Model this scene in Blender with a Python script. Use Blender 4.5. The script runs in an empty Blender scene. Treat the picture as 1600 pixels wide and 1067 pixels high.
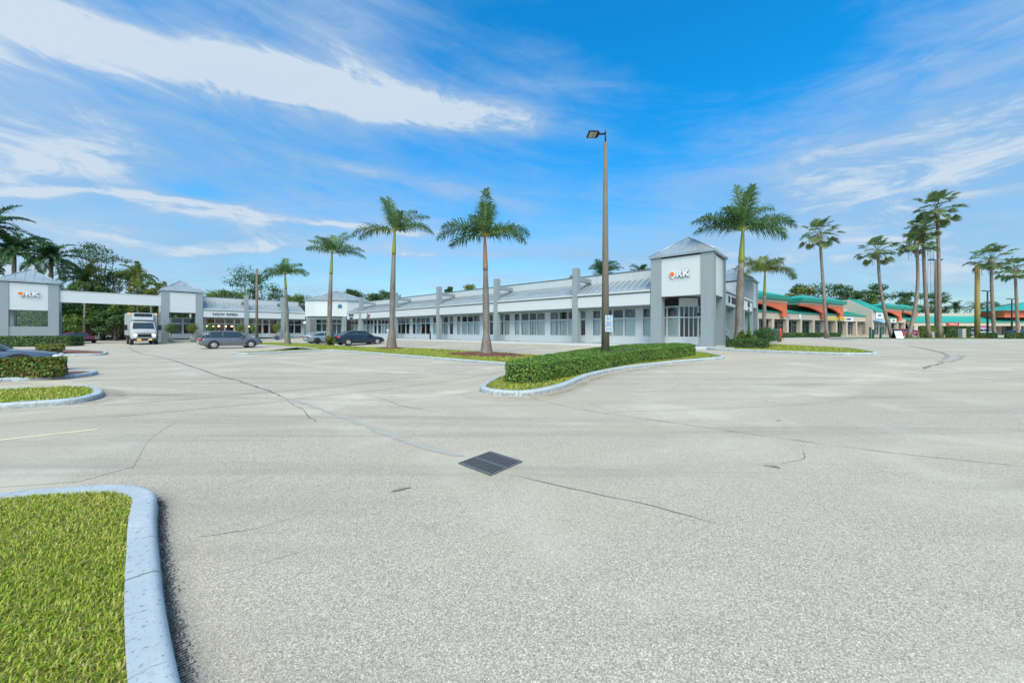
import bpy, bmesh, math, random
import numpy as np
from mathutils import Vector, Matrix
R = math.radians
sc = bpy.context.scene
C = sc.collection
# ------------------------------------------------------------------ camera
cam = bpy.data.cameras.new('camera'); camo = bpy.data.objects.new('camera', cam); C.objects.link(camo)
camo.location = (0, 0, 1.6); camo.rotation_euler = (R(90), 0, 0)
cam.sensor_width = 36; cam.lens = 552/1600*36; cam.shift_y = -16.5/1600
cam.clip_start = 0.05; cam.clip_end = 9000
sc.camera = camo
# ------------------------------------------------------------------ render, exposure
sc.view_settings.view_transform = 'Standard'; sc.view_settings.look = 'None'
sc.view_settings.exposure = 1.2; sc.view_settings.gamma = 1
sc.cycles.max_bounces = 6; sc.cycles.diffuse_bounces = 3; sc.cycles.glossy_bounces = 3
sc.cycles.transparent_max_bounces = 10; sc.cycles.transmission_bounces = 4
sc.cycles.caustics_reflective = False; sc.cycles.caustics_refractive = False
# ------------------------------------------------------------------ node helper
class NT:
    def __init__(s, nt): s.nt = nt
    def n(s, t, **kw):
        nd = s.nt.nodes.new(t)
        for k, v in kw.items(): setattr(nd, k, v)
        return nd
    def put(s, sock, v):
        if v is None: return
        if isinstance(v, bpy.types.NodeSocket): s.nt.links.new(v, sock)
        elif isinstance(v, (tuple, list)) and len(v) == 3 and sock.type == 'RGBA': sock.default_value = (*v, 1)
        else: sock.default_value = v
    def m(s, op, a, b=None, c=None, clamp=False):
        nd = s.n('ShaderNodeMath', operation=op, use_clamp=clamp)
        s.put(nd.inputs[0], a); s.put(nd.inputs[1], b); s.put(nd.inputs[2], c)
        return nd.outputs[0]
    def v(s, op, a, b=None):
        nd = s.n('ShaderNodeVectorMath', operation=op)
        s.put(nd.inputs[0], a); s.put(nd.inputs[1], b)
        return nd.outputs['Value'] if op in ('DOT_PRODUCT', 'LENGTH', 'DISTANCE') else nd.outputs[0]
    def mix(s, f, a, b, blend='MIX'):
        nd = s.n('ShaderNodeMix', data_type='RGBA', blend_type=blend)
        s.put(nd.inputs[0], f); s.put(nd.inputs[6], a); s.put(nd.inputs[7], b)
        return nd.outputs[2]
    def noise(s, vec, scale, detail=3, rough=.5, dist=0, out=0):
        nd = s.n('ShaderNodeTexNoise'); s.put(nd.inputs['Vector'], vec)
        nd.inputs['Scale'].default_value = scale; nd.inputs['Detail'].default_value = detail
        nd.inputs['Roughness'].default_value = rough; nd.inputs['Distortion'].default_value = dist
        return nd.outputs[out]
    def vor(s, vec, scale, out='Distance', feature='F1'):
        nd = s.n('ShaderNodeTexVoronoi', feature=feature); s.put(nd.inputs['Vector'], vec)
        nd.inputs['Scale'].default_value = scale
        return nd.outputs[out]
    def ramp(s, f, *stops):
        nd = s.n('ShaderNodeValToRGB'); s.put(nd.inputs[0], f)
        e = nd.color_ramp.elements
        while len(e) < len(stops): e.new(.5)
        for i, (p, c) in enumerate(stops):
            e[i].position = p; e[i].color = (*(c if isinstance(c, tuple) else (c, c, c)), 1)
        return nd.outputs[0]
    def rng(s, v, a, b, c=0., d=1., smooth=True):
        nd = s.n('ShaderNodeMapRange', interpolation_type='SMOOTHSTEP' if smooth else 'LINEAR')
        s.put(nd.inputs[0], v)
        for i, x in enumerate((a, b, c, d)): s.put(nd.inputs[i+1], x)
        return nd.outputs[0]
    def scale(s, vec, xyz, rot=0.):
        nd = s.n('ShaderNodeMapping'); s.put(nd.inputs[0], vec)
        nd.inputs['Scale'].default_value = xyz; nd.inputs['Rotation'].default_value = (0, 0, rot)
        return nd.outputs[0]
# ------------------------------------------------------------------ world: daylight sky with thin cloud
SUN_EL, SUN_AZ = R(48), R(182)      # azimuth clockwise from +Y
W = bpy.data.worlds.new('World'); sc.world = W; W.use_nodes = True
W.node_tree.nodes.clear(); k = NT(W.node_tree)
sky = k.n('ShaderNodeTexSky', sky_type='NISHITA'); sky.sun_disc = False
sky.sun_elevation = SUN_EL; sky.sun_rotation = SUN_AZ
sky.air_density = 1.0; sky.dust_density = 0.6; sky.ozone_density = 3.0
d = k.v('NORMALIZE', k.n('ShaderNodeTexCoord').outputs['Generated'])
sep = k.n('ShaderNodeSeparateXYZ'); k.put(sep.inputs[0], d)
dz = k.m('MAXIMUM', sep.outputs[2], 0.0)
den = k.m('ADD', dz, 0.16)
comb = k.n('ShaderNodeCombineXYZ'); k.put(comb.inputs[0], k.m('DIVIDE', sep.outputs[0], den)); k.put(comb.inputs[1], k.m('DIVIDE', sep.outputs[1], den))
pl = comb.outputs[0]                                   # position on a cloud layer
def dirv(px, py):
    v = Vector(((px-800)/552, 1, (517-py)/552)); return v.normalized()
wn = k.n('ShaderNodeTexNoise'); k.put(wn.inputs['Vector'], k.scale(pl, (.8, 1.3, 1), R(-8))); wn.inputs['Scale'].default_value = 1.4; wn.inputs['Detail'].default_value = 5
dw = k.v('ADD', d, k.v('MULTIPLY', k.v('SUBTRACT', wn.outputs['Color'], (.5, .5, .5)), (.10, .10, .13)))
def band(p1, p2, wid, amp, ext):
    a, b = dirv(*p1), dirv(*p2); n = a.cross(b).normalized(); mid = (a+b).normalized()
    q = k.v('DOT_PRODUCT', dw, tuple(n)); e = k.m('MULTIPLY', q, 1/wid); e = k.m('MULTIPLY', e, e)
    f = k.m('POWER', 2.718, k.m('MULTIPLY', e, -1))
    g_ = k.rng(k.v('DISTANCE', dw, tuple(mid)), ext*1.25, ext*.45)
    return k.m('MULTIPLY', k.m('MULTIPLY', f, g_), amp)
def blob(p, wid, amp):
    r = k.v('DISTANCE', dw, tuple(dirv(*p)))
    return k.rng(r, wid, wid*.1, 0, amp)
dm = k.scale(d, (1.0, 1.0, 7.5), 0); tilt = k.n('ShaderNodeCombineXYZ'); k.put(tilt.inputs[0], sep.outputs[0]); k.put(tilt.inputs[1], sep.outputs[1]); k.put(tilt.inputs[2], k.m('MULTIPLY', k.m('ADD', sep.outputs[2], k.m('MULTIPLY', sep.outputs[0], .13)), 6.0))
streak = k.noise(tilt.outputs[0], 2.6, 9, .62, .7)
fine = k.noise(k.v('MULTIPLY', tilt.outputs[0], (1, 1, .5)), 7.5, 9, .66, .9)
wisp = k.noise(k.scale(pl, (.55, 1.5, 1), R(-14)), .9, 6, .58, .3)
acc = k.m('ADD', k.rng(wisp, .30, .74, .14, .46), k.m('MULTIPLY', k.m('SUBTRACT', streak, .47), .95))
bm_ = k.rng(fine, .25, .70, .70, 1.02)
for t in (band((0, 42), (420, 112), .044, .80, .66), band((400, 112), (900, 215), .030, .66, .5), band((880, 130), (1180, 200), .075, .38, .40),
          band((230, 328), (520, 350), .012, .62, .42), band((560, 268), (800, 318), .018, .34, .32), band((380, 385), (760, 390), .018, .36, .5), band((0, 215), (560, 330), .03, .2, .6), band((1150, 250), (1600, 215), .08, .06, .6),
          blob((1330, 240), .45, .32), blob((10, 225), .15, .26), blob((150, 310), .45, .24), blob((1540, 80), .34, .34), blob((1420, 350), .35, .2),
          blob((240, 130), .5, .08), blob((560, 120), .5, .2), blob((930, 420), .5, .12)):
    acc = k.m('ADD', acc, k.m('MULTIPLY', t, bm_))
for t in (blob((1010, 90), .42, .5), blob((1290, 20), .42, .5), blob((720, 20), .26, .3), blob((290, 290), .10, .25), blob((1180, 320), .14, .1)):
    acc = k.m('SUBTRACT', acc, t)
low = k.rng(sep.outputs[2], .42, .0, 0, .30)
acc = k.m('ADD', acc, low)
cl = k.m('MULTIPLY', acc, k.rng(fine, .25, .70, .82, 1.06), None, True)
cl = k.rng(cl, -.08, 1.15, 0, 1)
tint = k.mix(k.rng(sep.outputs[2], .0, .55), (.66, .92, .88), (.02, 1.12, 1.62))
skyc = k.mix(1.0, sky.outputs[0], tint, 'MULTIPLY')
shade = k.noise(k.scale(pl, (.6, 1.2, 1), .3), 1.0, 3, .5)
cloudc = k.mix(k.rng(shade, .35, .65), (2.0, 3.1, 4.45), (2.7, 3.5, 4.6))
hi = k.rng(cl, .70, 1.12)
cloudc = k.mix(hi, cloudc, (4.3, 4.8, 5.2))
bg = k.n('ShaderNodeBackground'); k.put(bg.inputs[0], k.mix(cl, skyc, cloudc)); bg.inputs[1].default_value = 0.075
wo = k.n('ShaderNodeOutputWorld'); k.put(wo.inputs[0], bg.outputs[0])
W.cycles.sampling_method = 'MANUAL'; W.cycles.sample_map_resolution = 512
# ------------------------------------------------------------------ sun (veiled by cloud)
sl = bpy.data.lights.new('sun', 'SUN'); sl.energy = 1.95; sl.angle = R(50); sl.color = (1, .84, .62)
so = bpy.data.objects.new('sun', sl); C.objects.link(so)
sd = Vector((math.sin(SUN_AZ)*math.cos(SUN_EL), math.cos(SUN_AZ)*math.cos(SUN_EL), math.sin(SUN_EL)))
so.rotation_euler = sd.to_track_quat('Z', 'Y').to_euler(); so.location = (0, -10, 40)
# ------------------------------------------------------------------ frames
UX, UY = .7512, -.6601            # along the plaza's long front, to the right
P4 = (-1.72, 37.9)
ROT = math.atan2(UY, UX)
def wor(u, y): return (P4[0]+u*UX-y*UY, P4[1]+u*UY+y*UX)
def locf(X, Y):
    a, b = X-P4[0], Y-P4[1]; return a*UX+b*UY, -a*UY+b*UX
def g(X, Y):
    D = -locf(X, Y)[1]; t = min(max((14-D)/14, 0), 1); return .38*t*t*(3-2*t)
def gnp(X, Y):
    D = (X-P4[0])*UY-(Y-P4[1])*UX
    t = np.clip((14-D)/14, 0, 1); return .38*t*t*(3-2*t)
# ------------------------------------------------------------------ materials
MATS = {}
def mat(name, col=(.5, .5, .5), rough=.6, metal=0., spec=.5, build=None, emit=None, es=0.):
    if name in MATS: return MATS[name]
    m = bpy.data.materials.new(name); m.use_nodes = True; t = NT(m.node_tree)
    b = m.node_tree.nodes['Principled BSDF']
    b.inputs['Base Color'].default_value = (*col, 1); b.inputs['Roughness'].default_value = rough
    b.inputs['Metallic'].default_value = metal; b.inputs['Specular IOR Level'].default_value = spec
    if emit: b.inputs['Emission Color'].default_value = (*emit, 1); b.inputs['Emission Strength'].default_value = es
    if build: build(t, b, m)
    MATS[name] = m; return m
def obj_co(t): return t.n('ShaderNodeTexCoord').outputs['Object']
def bump(t, b, h, s=.3, dist=.01):
    nd = t.n('ShaderNodeBump'); nd.inputs['Strength'].default_value = s; nd.inputs['Distance'].default_value = dist
    t.put(nd.inputs['Height'], h); t.put(b.inputs['Normal'], nd.outputs[0])
def worn(col, amt=.12, scale=.8, fine=30, bmp=.15, streak=False):
    def f(t, b, m):
        co = obj_co(t); c2 = tuple(x*(1-amt*2.2) for x in col); c3 = tuple(min(x*(1+amt*.6), 1) for x in col)
        n1 = t.noise(co, scale, 5, .6); n2 = t.noise(co, fine, 3, .6)
        c = t.mix(t.rng(n1, .3, .75), c3, col); c = t.mix(t.rng(n2, .45, .8, 0, .55), c, c2)
        if streak:
            n3 = t.noise(t.scale(co, (3.2, 3.2, .25)), 1.6, 4, .65)
            c = t.mix(t.rng(n3, .52, .78, 0, .45), c, tuple(x*.62 for x in col))
        t.put(b.inputs['Base Color'], c); bump(t, b, n2, bmp, .01)
    return f
def glassy(t, b, m):
    nt = t.nt; nt.nodes.remove(b)
    tr = t.n('ShaderNodeBsdfTransparent'); tr.inputs[0].default_value = (.84, .90, .91, 1)
    gl = t.n('ShaderNodeBsdfGlossy'); gl.inputs['Roughness'].default_value = .02; gl.inputs[0].default_value = (.9, .95, 1, 1)
    lw = t.n('ShaderNodeLayerWeight'); lw.inputs[0].default_value = .32
    mx = t.n('ShaderNodeMixShader'); t.put(mx.inputs[0], t.rng(lw.outputs['Fresnel'], 0, 1, .05, .75, False)); t.put(mx.inputs[1], tr.outputs[0]); t.put(mx.inputs[2], gl.outputs[0])
    t.put(nt.nodes['Material Output'].inputs[0], mx.outputs[0])
def leafm(cols, rough=.45, trans=.35):
    def f(t, b, m):
        nt = t.nt; geo = t.n('ShaderNodeNewGeometry'); co = obj_co(t)
        r = geo.outputs['Random Per Island']
        c = t.ramp(r, *[(i/(len(cols)-1), c) for i, c in enumerate(cols)])
        c = t.mix(t.rng(t.noise(co, .9, 3), .35, .7, 0, .5), c, cols[-1])
        t.put(b.inputs['Base Color'], c); b.inputs['Roughness'].default_value = rough
        tl = t.n('ShaderNodeBsdfTranslucent'); t.put(tl.inputs[0], c)
        mx = t.n('ShaderNodeMixShader'); mx.inputs[0].default_value = trans
        t.put(mx.inputs[1], b.outputs[0]); t.put(mx.inputs[2], tl.outputs[0]); t.put(nt.nodes['Material Output'].inputs[0], mx.outputs[0])
    return f
def asphalt(t, b, m):
    co = obj_co(t)
    cell = t.vor(co, 160, 'Color'); s = t.n('ShaderNodeSeparateColor'); t.put(s.inputs[0], cell)
    cell2 = t.vor(co, 300, 'Color'); s2 = t.n('ShaderNodeSeparateColor'); t.put(s2.inputs[0], cell2)
    v = t.m('ADD', t.m('MULTIPLY', s.outputs[0], .6), t.m('MULTIPLY', s2.outputs[0], .4))
    c = t.ramp(v, (0, (.07, .072, .072)), (.28, (.22, .225, .22)), (.58, (.38, .385, .375)), (.82, (.58, .58, .555)), (1, (.95, .94, .89)))
    c = t.mix(t.m('MULTIPLY', s.outputs[1], .35), c, (.44, .37, .30))
    big = t.noise(co, .16, 4, .55, .6); c = t.mix(t.rng(big, .42, .62, 0, .5), c, (.41, .385, .33))
    b2 = t.noise(t.scale(co, (1, 1, 1)), .45, 5, .62, .4); c = t.mix(t.rng(b2, .48, .70, 0, .5), c, (.51, .515, .50))
    st = t.noise(t.scale(co, (.10, 1.5, 1), R(-41)), .9, 5, .6, .3); c = t.mix(t.rng(st, .50, .72, 0, .5), c, (.225, .222, .215))
    st2 = t.noise(t.scale(co, (.12, 1.1, 1), R(49)), .8, 5, .6, .3); c = t.mix(t.rng(st2, .52, .74, 0, .42), c, (.25, .24, .225))
    st3 = t.noise(t.scale(co, (.2, .9, 1), R(20)), .5, 4, .6, .8); c = t.mix(t.rng(st3, .5, .7, 0, .22), c, (.55, .55, .53))
    oil = t.noise(co, 1.1, 4, .7); c = t.mix(t.rng(oil, .66, .80, 0, .5), c, (.19, .19, .18))
    c = t.mix(1.0, c, (1.30, 1.195, .99), 'MULTIPLY'); t.put(b.inputs['Base Color'], c); b.inputs['Roughness'].default_value = .85; b.inputs['Specular IOR Level'].default_value = .35
    bump(t, b, v, .5, .004)
def kerbm(t, b, m):
    uv = t.n('ShaderNodeUVMap').outputs[0]; s = t.n('ShaderNodeSeparateXYZ'); t.put(s.inputs[0], uv)
    co = obj_co(t)
    j = t.m('ADD', s.outputs[0], t.m('MULTIPLY', t.noise(co, 9, 2), .10))
    fr = t.m('FRACT', t.m('MULTIPLY', j, 1/.47)); ln = t.rng(t.m('ABSOLUTE', t.m('SUBTRACT', fr, .5)), .0, .014, 1, 0)
    brk = t.rng(t.noise(co, 5, 3), .40, .58); ln = t.m('MULTIPLY', ln, brk)
    fr2 = t.m('FRACT', t.m('MULTIPLY', s.outputs[0], 1/3.05)); l2 = t.rng(t.m('ABSOLUTE', t.m('SUBTRACT', fr2, .5)), .0, .005, 1, 0)
    ln = t.m('MAXIMUM', ln, l2)
    n1 = t.noise(co, 3, 5, .6); c = t.mix(t.rng(n1, .35, .7), (.43, .495, .515), (.50, .56, .57))
    c = t.mix(t.rng(t.noise(co, 40, 4, .7), .57, .66, 0, .85), c, (.20, .22, .22)); c = t.mix(t.rng(t.noise(co, 7, 5, .7), .55, .72, 0, .5), c, (.27, .29, .28))
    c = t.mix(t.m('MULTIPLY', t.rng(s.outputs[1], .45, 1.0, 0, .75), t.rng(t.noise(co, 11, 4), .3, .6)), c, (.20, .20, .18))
    c = t.mix(t.m('MULTIPLY', ln, .85), c, (.11, .12, .12))
    t.put(b.inputs['Base Color'], c); b.inputs['Roughness'].default_value = .7
    bump(t, b, t.m('SUBTRACT', t.m('MULTIPLY', t.noise(co, 60, 3), .3), ln), .35, .006)
def turf(t, b, m):
    co = obj_co(t)
    c = t.mix(t.rng(t.noise(co, 1.2, 4), .35, .65), (.15, .19, .028), (.25, .24, .06))
    c = t.mix(t.rng(t.noise(co, 26, 4, .7), .4, .68), c, (.085, .12, .02))
    t.put(b.inputs['Base Color'], c); b.inputs['Roughness'].default_value = .95; bump(t, b, t.noise(co, 45, 3), .8, .03)
def seam(col):
    def f(t, b, m):
        co = obj_co(t); c = t.mix(t.rng(t.noise(co, .9, 4), .35, .7), col, tuple(x*.82 for x in col))
        c = t.mix(t.rng(t.noise(t.scale(co, (4, 4, .4)), 2, 4), .5, .8, 0, .35), c, tuple(x*.6 for x in col))
        t.put(b.inputs['Base Color'], c)
    return f
def barkm(c1, c2, ring=9.):
    def f(t, b, m):
        co = obj_co(t); s = t.n('ShaderNodeSeparateXYZ'); t.put(s.inputs[0], co)
        zz = t.m('ADD', s.outputs[2], t.m('MULTIPLY', t.noise(co, 3, 2), .06))
        r = t.rng(t.m('ABSOLUTE', t.m('SUBTRACT', t.m('FRACT', t.m('MULTIPLY', zz, ring)), .5)), .0, .16, 1, 0)
        c = t.mix(t.rng(t.noise(t.scale(co, (1, 1, .35)), 3.2, 5, .65), .35, .65), c1, c2)
        c = t.mix(t.m('MULTIPLY', r, .5), c, tuple(x*.35 for x in c1))
        c = t.mix(t.rng(t.noise(co, 14, 4, .7), .55, .75, 0, .6), c, (.40, .41, .36))
        t.put(b.inputs['Base Color'], c); bump(t, b, t.m('ADD', t.noise(co, 20, 4), t.m('MULTIPLY', r, -.8)), .5, .02)
    return f
M = dict(
 white=mat('white_stucco', (.60, .65, .68), .75, build=worn((.52, .575, .58), .05, .5, 40, .12, True)),
 panel=mat('white_sign_panel', (.68, .74, .77), .6, build=worn((.60, .65, .655), .04, .5, 50, .05)),
 grey=mat('blue_grey_stucco', (.33, .39, .43), .8, build=worn((.27, .325, .34), .08, .9, 35, .2, True)),
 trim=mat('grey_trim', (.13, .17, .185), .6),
 metal=mat('pale_metal_roof', (.45, .53, .57), .35, .35, build=seam((.43, .50, .515))),
 frame=mat('white_aluminium', (.66, .71, .73), .45, build=worn((.61, .665, .675), .04, 2, 50, .05)),
 glass=mat('window_glass', build=glassy),
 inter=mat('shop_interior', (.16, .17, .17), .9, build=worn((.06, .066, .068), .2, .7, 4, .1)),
 wood=mat('restaurant_wood', (.2, .08, .04), .7, build=worn((.16, .065, .03), .3, .7, 4, .1)),
 blind=mat('blind_fabric', (.62, .68, .66), .8, build=worn((.78, .86, .83), .05, 2, 20, .1)),
 dark=mat('near_black', (.015, .017, .02), .5), black=mat('black_rubber', (.02, .02, .022), .75, build=worn((.022, .022, .024), .2, 6, 60, .2)),
 asphalt=mat('worn_asphalt', build=asphalt), kerb=mat('painted_concrete_kerb', build=kerbm), turf=mat('turf_soil', build=turf),
 mulch=mat('red_mulch', (.17, .07, .045), .95, build=worn((.19, .085, .055), .3, 6, 40, 1.0)),
 concrete=mat('concrete', (.42, .43, .41), .85, build=worn((.44, .45, .43), .12, 1.2, 30, .3)),
 crack=mat('crack_fill', (.10, .10, .095), .9, build=worn((.17, .165, .15), .25, 5, 60, .3)),
 grit=mat('kerb_grit', build=leafm([(.05, .05, .045), (.12, .11, .10), (.25, .23, .20), (.10, .07, .05)], .9, 0.)),
 trkw=mat('truck_box_paint', (.42, .44, .45), .5, build=worn((.42, .44, .45), .08, 1, 20, .05, True)),
 sbl2=mat('faded_sign_blue', (.16, .34, .55), .5),
 plate=mat('sign_plate', (.50, .56, .60), .5),
 seam=mat('worn_seam', (.2, .2, .2), .9, build=worn((.20, .20, .19), .2, 5, 60, .3)),
 seal=mat('pale_sediment', (.55, .56, .55), .9, build=worn((.42, .40, .34), .12, 3, 80, .2)),
 stripe=mat('faded_stripe_paint', (.62, .52, .36), .8, build=worn((.78, .66, .46), .16, 8, 90, .2)),
 iron=mat('cast_iron', (.10, .115, .135), .6, .1, build=worn((.13, .135, .135), .25, 8, 60, .5)),
 pole=mat('aged_concrete_pole', (.27, .21, .14), .85, build=worn((.175, .15, .11), .3, 2.2, 30, .5, True)),
 ypole=mat('yellow_brown_pole', (.42, .28, .06), .8, build=worn((.40, .29, .09), .2, 2, 30, .3, True)),
 lampm=mat('dark_lamp_metal', (.03, .035, .04), .4, .5), lens=mat('lamp_lens', (.45, .42, .36), .2),
 royal=mat('royal_palm_bark', build=barkm((.24, .225, .19), (.155, .125, .105), 5.5)),
 shaft=mat('palm_crownshaft', (.24, .28, .03), .4, build=worn((.235, .275, .035), .2, 2.5, 20, .1)),
 shaftb=mat('dry_crownshaft', (.42, .17, .07), .6, build=worn((.33, .17, .09), .35, 4, 20, .3)),
 wbark=mat('fan_palm_bark', build=barkm((.33, .27, .21), (.22, .17, .13), 7.)),
 bark=mat('tree_bark', build=barkm((.20, .17, .13), (.10, .08, .06), 1.)),
 pfrond=mat('royal_frond', build=leafm([(.069, .146, .064), (.111, .233, .073), (.208, .342, .086), (.073, .182, .111)])),
 cfrond=mat('coconut_frond', build=leafm([(.035, .099, .049), (.059, .157, .059), (.138, .255, .059), (.039, .117, .068)])),
 yfrond=mat('yellowing_frond', build=leafm([(.129, .186, .029), (.243, .272, .043), (.086, .143, .029), (.172, .215, .043)])),
 ffrond=mat('fan_frond', build=leafm([(.09, .17, .07), (.15, .24, .07), (.26, .33, .10), (.12, .22, .09)])),
 dead=mat('dead_frond', (.26, .18, .10), .9),
 leafd=mat('dark_foliage', build=leafm([(.038, .095, .025), (.063, .148, .038), (.116, .212, .043), (.053, .127, .043)])),
 leafm=mat('mid_foliage', build=leafm([(.069, .147, .025), (.121, .224, .034), (.207, .293, .052), (.086, .172, .034)])),
 leafy=mat('yellow_foliage', build=leafm([(.150, .188, .019), (.250, .263, .025), (.112, .163, .025), (.188, .213, .037)])),
 hleaf=mat('hedge_leaf', build=leafm([(.066, .166, .031), (.166, .320, .044), (.309, .464, .078), (.111, .221, .040)])),
 hleafd=mat('dark_hedge_leaf', build=leafm([(.035, .105, .026), (.070, .175, .035), (.140, .263, .053), (.053, .140, .035)])),
 rleaf=mat('croton_leaf', build=leafm([(.05, .13, .015), (.10, .21, .02), (.24, .30, .03), (.07, .16, .02), (.34, .12, .05), (.05, .13, .015)])),
 twig=mat('hedge_twigs', (.045, .035, .02), .95, build=worn((.045, .038, .022), .4, 8, 30, .8)),
 blade=mat('grass_blade', build=leafm([(.22, .36, .015), (.34, .48, .02), (.62, .58, .09), (.50, .55, .06), (.70, .56, .26), (.30, .42, .02)], .5, .3)),
 rim=mat('alloy_rim', (.50, .50, .50), .4, .3), chrome=mat('chrome', (.7, .72, .74), .12, 1.),
 cglass=mat('car_glass', (.03, .045, .05), .06, 0, .8), red=mat('tail_lamp', (.55, .02, .03), .25), hl=mat('head_lamp', (.7, .72, .74), .15),
 green=mat('teal_green_roof', (.02, .38, .29), .5, build=worn((.022, .36, .28), .08, .6, 20, .1)),
 greend=mat('teal_green_trim', (.015, .26, .19), .5), cream=mat('cream_stucco', (.56, .49, .40), .8, build=worn((.55, .485, .40), .07, .6, 20, .2)),
 coral=mat('coral_stucco', (.62, .16, .08), .8, build=worn((.70, .155, .075), .08, .6, 20, .2)),
 dglass=mat('dark_shop_glass', (.02, .05, .055), .05, 0, .7), blue=mat('pale_blue_awning', (.22, .45, .68), .7), yellow=mat('yellow_letters', (.75, .58, .03), .5),
 text=mat('dark_letters', (.04, .045, .07), .5), navy=mat('navy_letters', (.02, .05, .12), .5), purple=mat('plum_letters', (.14, .02, .09), .5),
 wtext=mat('white_letters', (.80, .82, .83), .4), orange=mat('orange_disc', (.78, .20, .025), .45), edge=mat('letter_shadow_side', (.12, .12, .13), .5),  # dark sides paint the shadow of the white logo letters
 tealt=mat('teal_logo', (.02, .20, .28), .5), pink=mat('pink_letters', (.65, .25, .40), .5), bin=mat('green_bin', (.015, .11, .075), .5, build=worn((.016, .115, .08), .15, 3, 20, .1)),
 redp=mat('red_paint', (.62, .05, .03), .5, build=worn((.60, .055, .035), .12, 4, 30, .1)), redlit=mat('red_sign', (.55, .04, .04), .5), magenta=mat('magenta_sign', (.6, .04, .4), .5),
 soil=mat('planter_soil', (.10, .06, .04), .95, build=worn((.11, .07, .05), .3, 5, 30, .8)), sblue=mat('sign_blue', (.05, .22, .50), .5),
 warmlamp=mat('warm_lamp', (1, .8, .5), .5, emit=(1, .55, .22), es=6), globe=mat('white_globe', (.85, .87, .88), .3), truckl=mat('truck_headlamp', (1, .9, .7), .3, emit=(1, .82, .55), es=1.6),
 amber=mat('amber_lamp', (1, .5, .05), .4, emit=(1, .45, .05), es=.5), bluepot=mat('blue_pot', (.10, .10, .30), .5), greend2=mat('dark_green_post', (.02, .10, .07), .5),
 poster1=mat('poster_backdrop', (.10, .15, .17), .3), skin=mat('poster_rose', (.36, .20, .18), .5), hair=mat('poster_dark', (.03, .02, .03), .5), poster2=mat('poster_teal', (.02, .18, .24), .4),
)
def asphalt_old(t, b, m):
    asphalt(t, b, m); l = b.inputs['Base Color'].links[0].from_socket
    t.put(b.inputs['Base Color'], t.mix(1.0, l, (.97, .99, 1.01), 'MULTIPLY'))
M['asphalt_old'] = mat('older_asphalt', build=asphalt_old)
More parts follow.
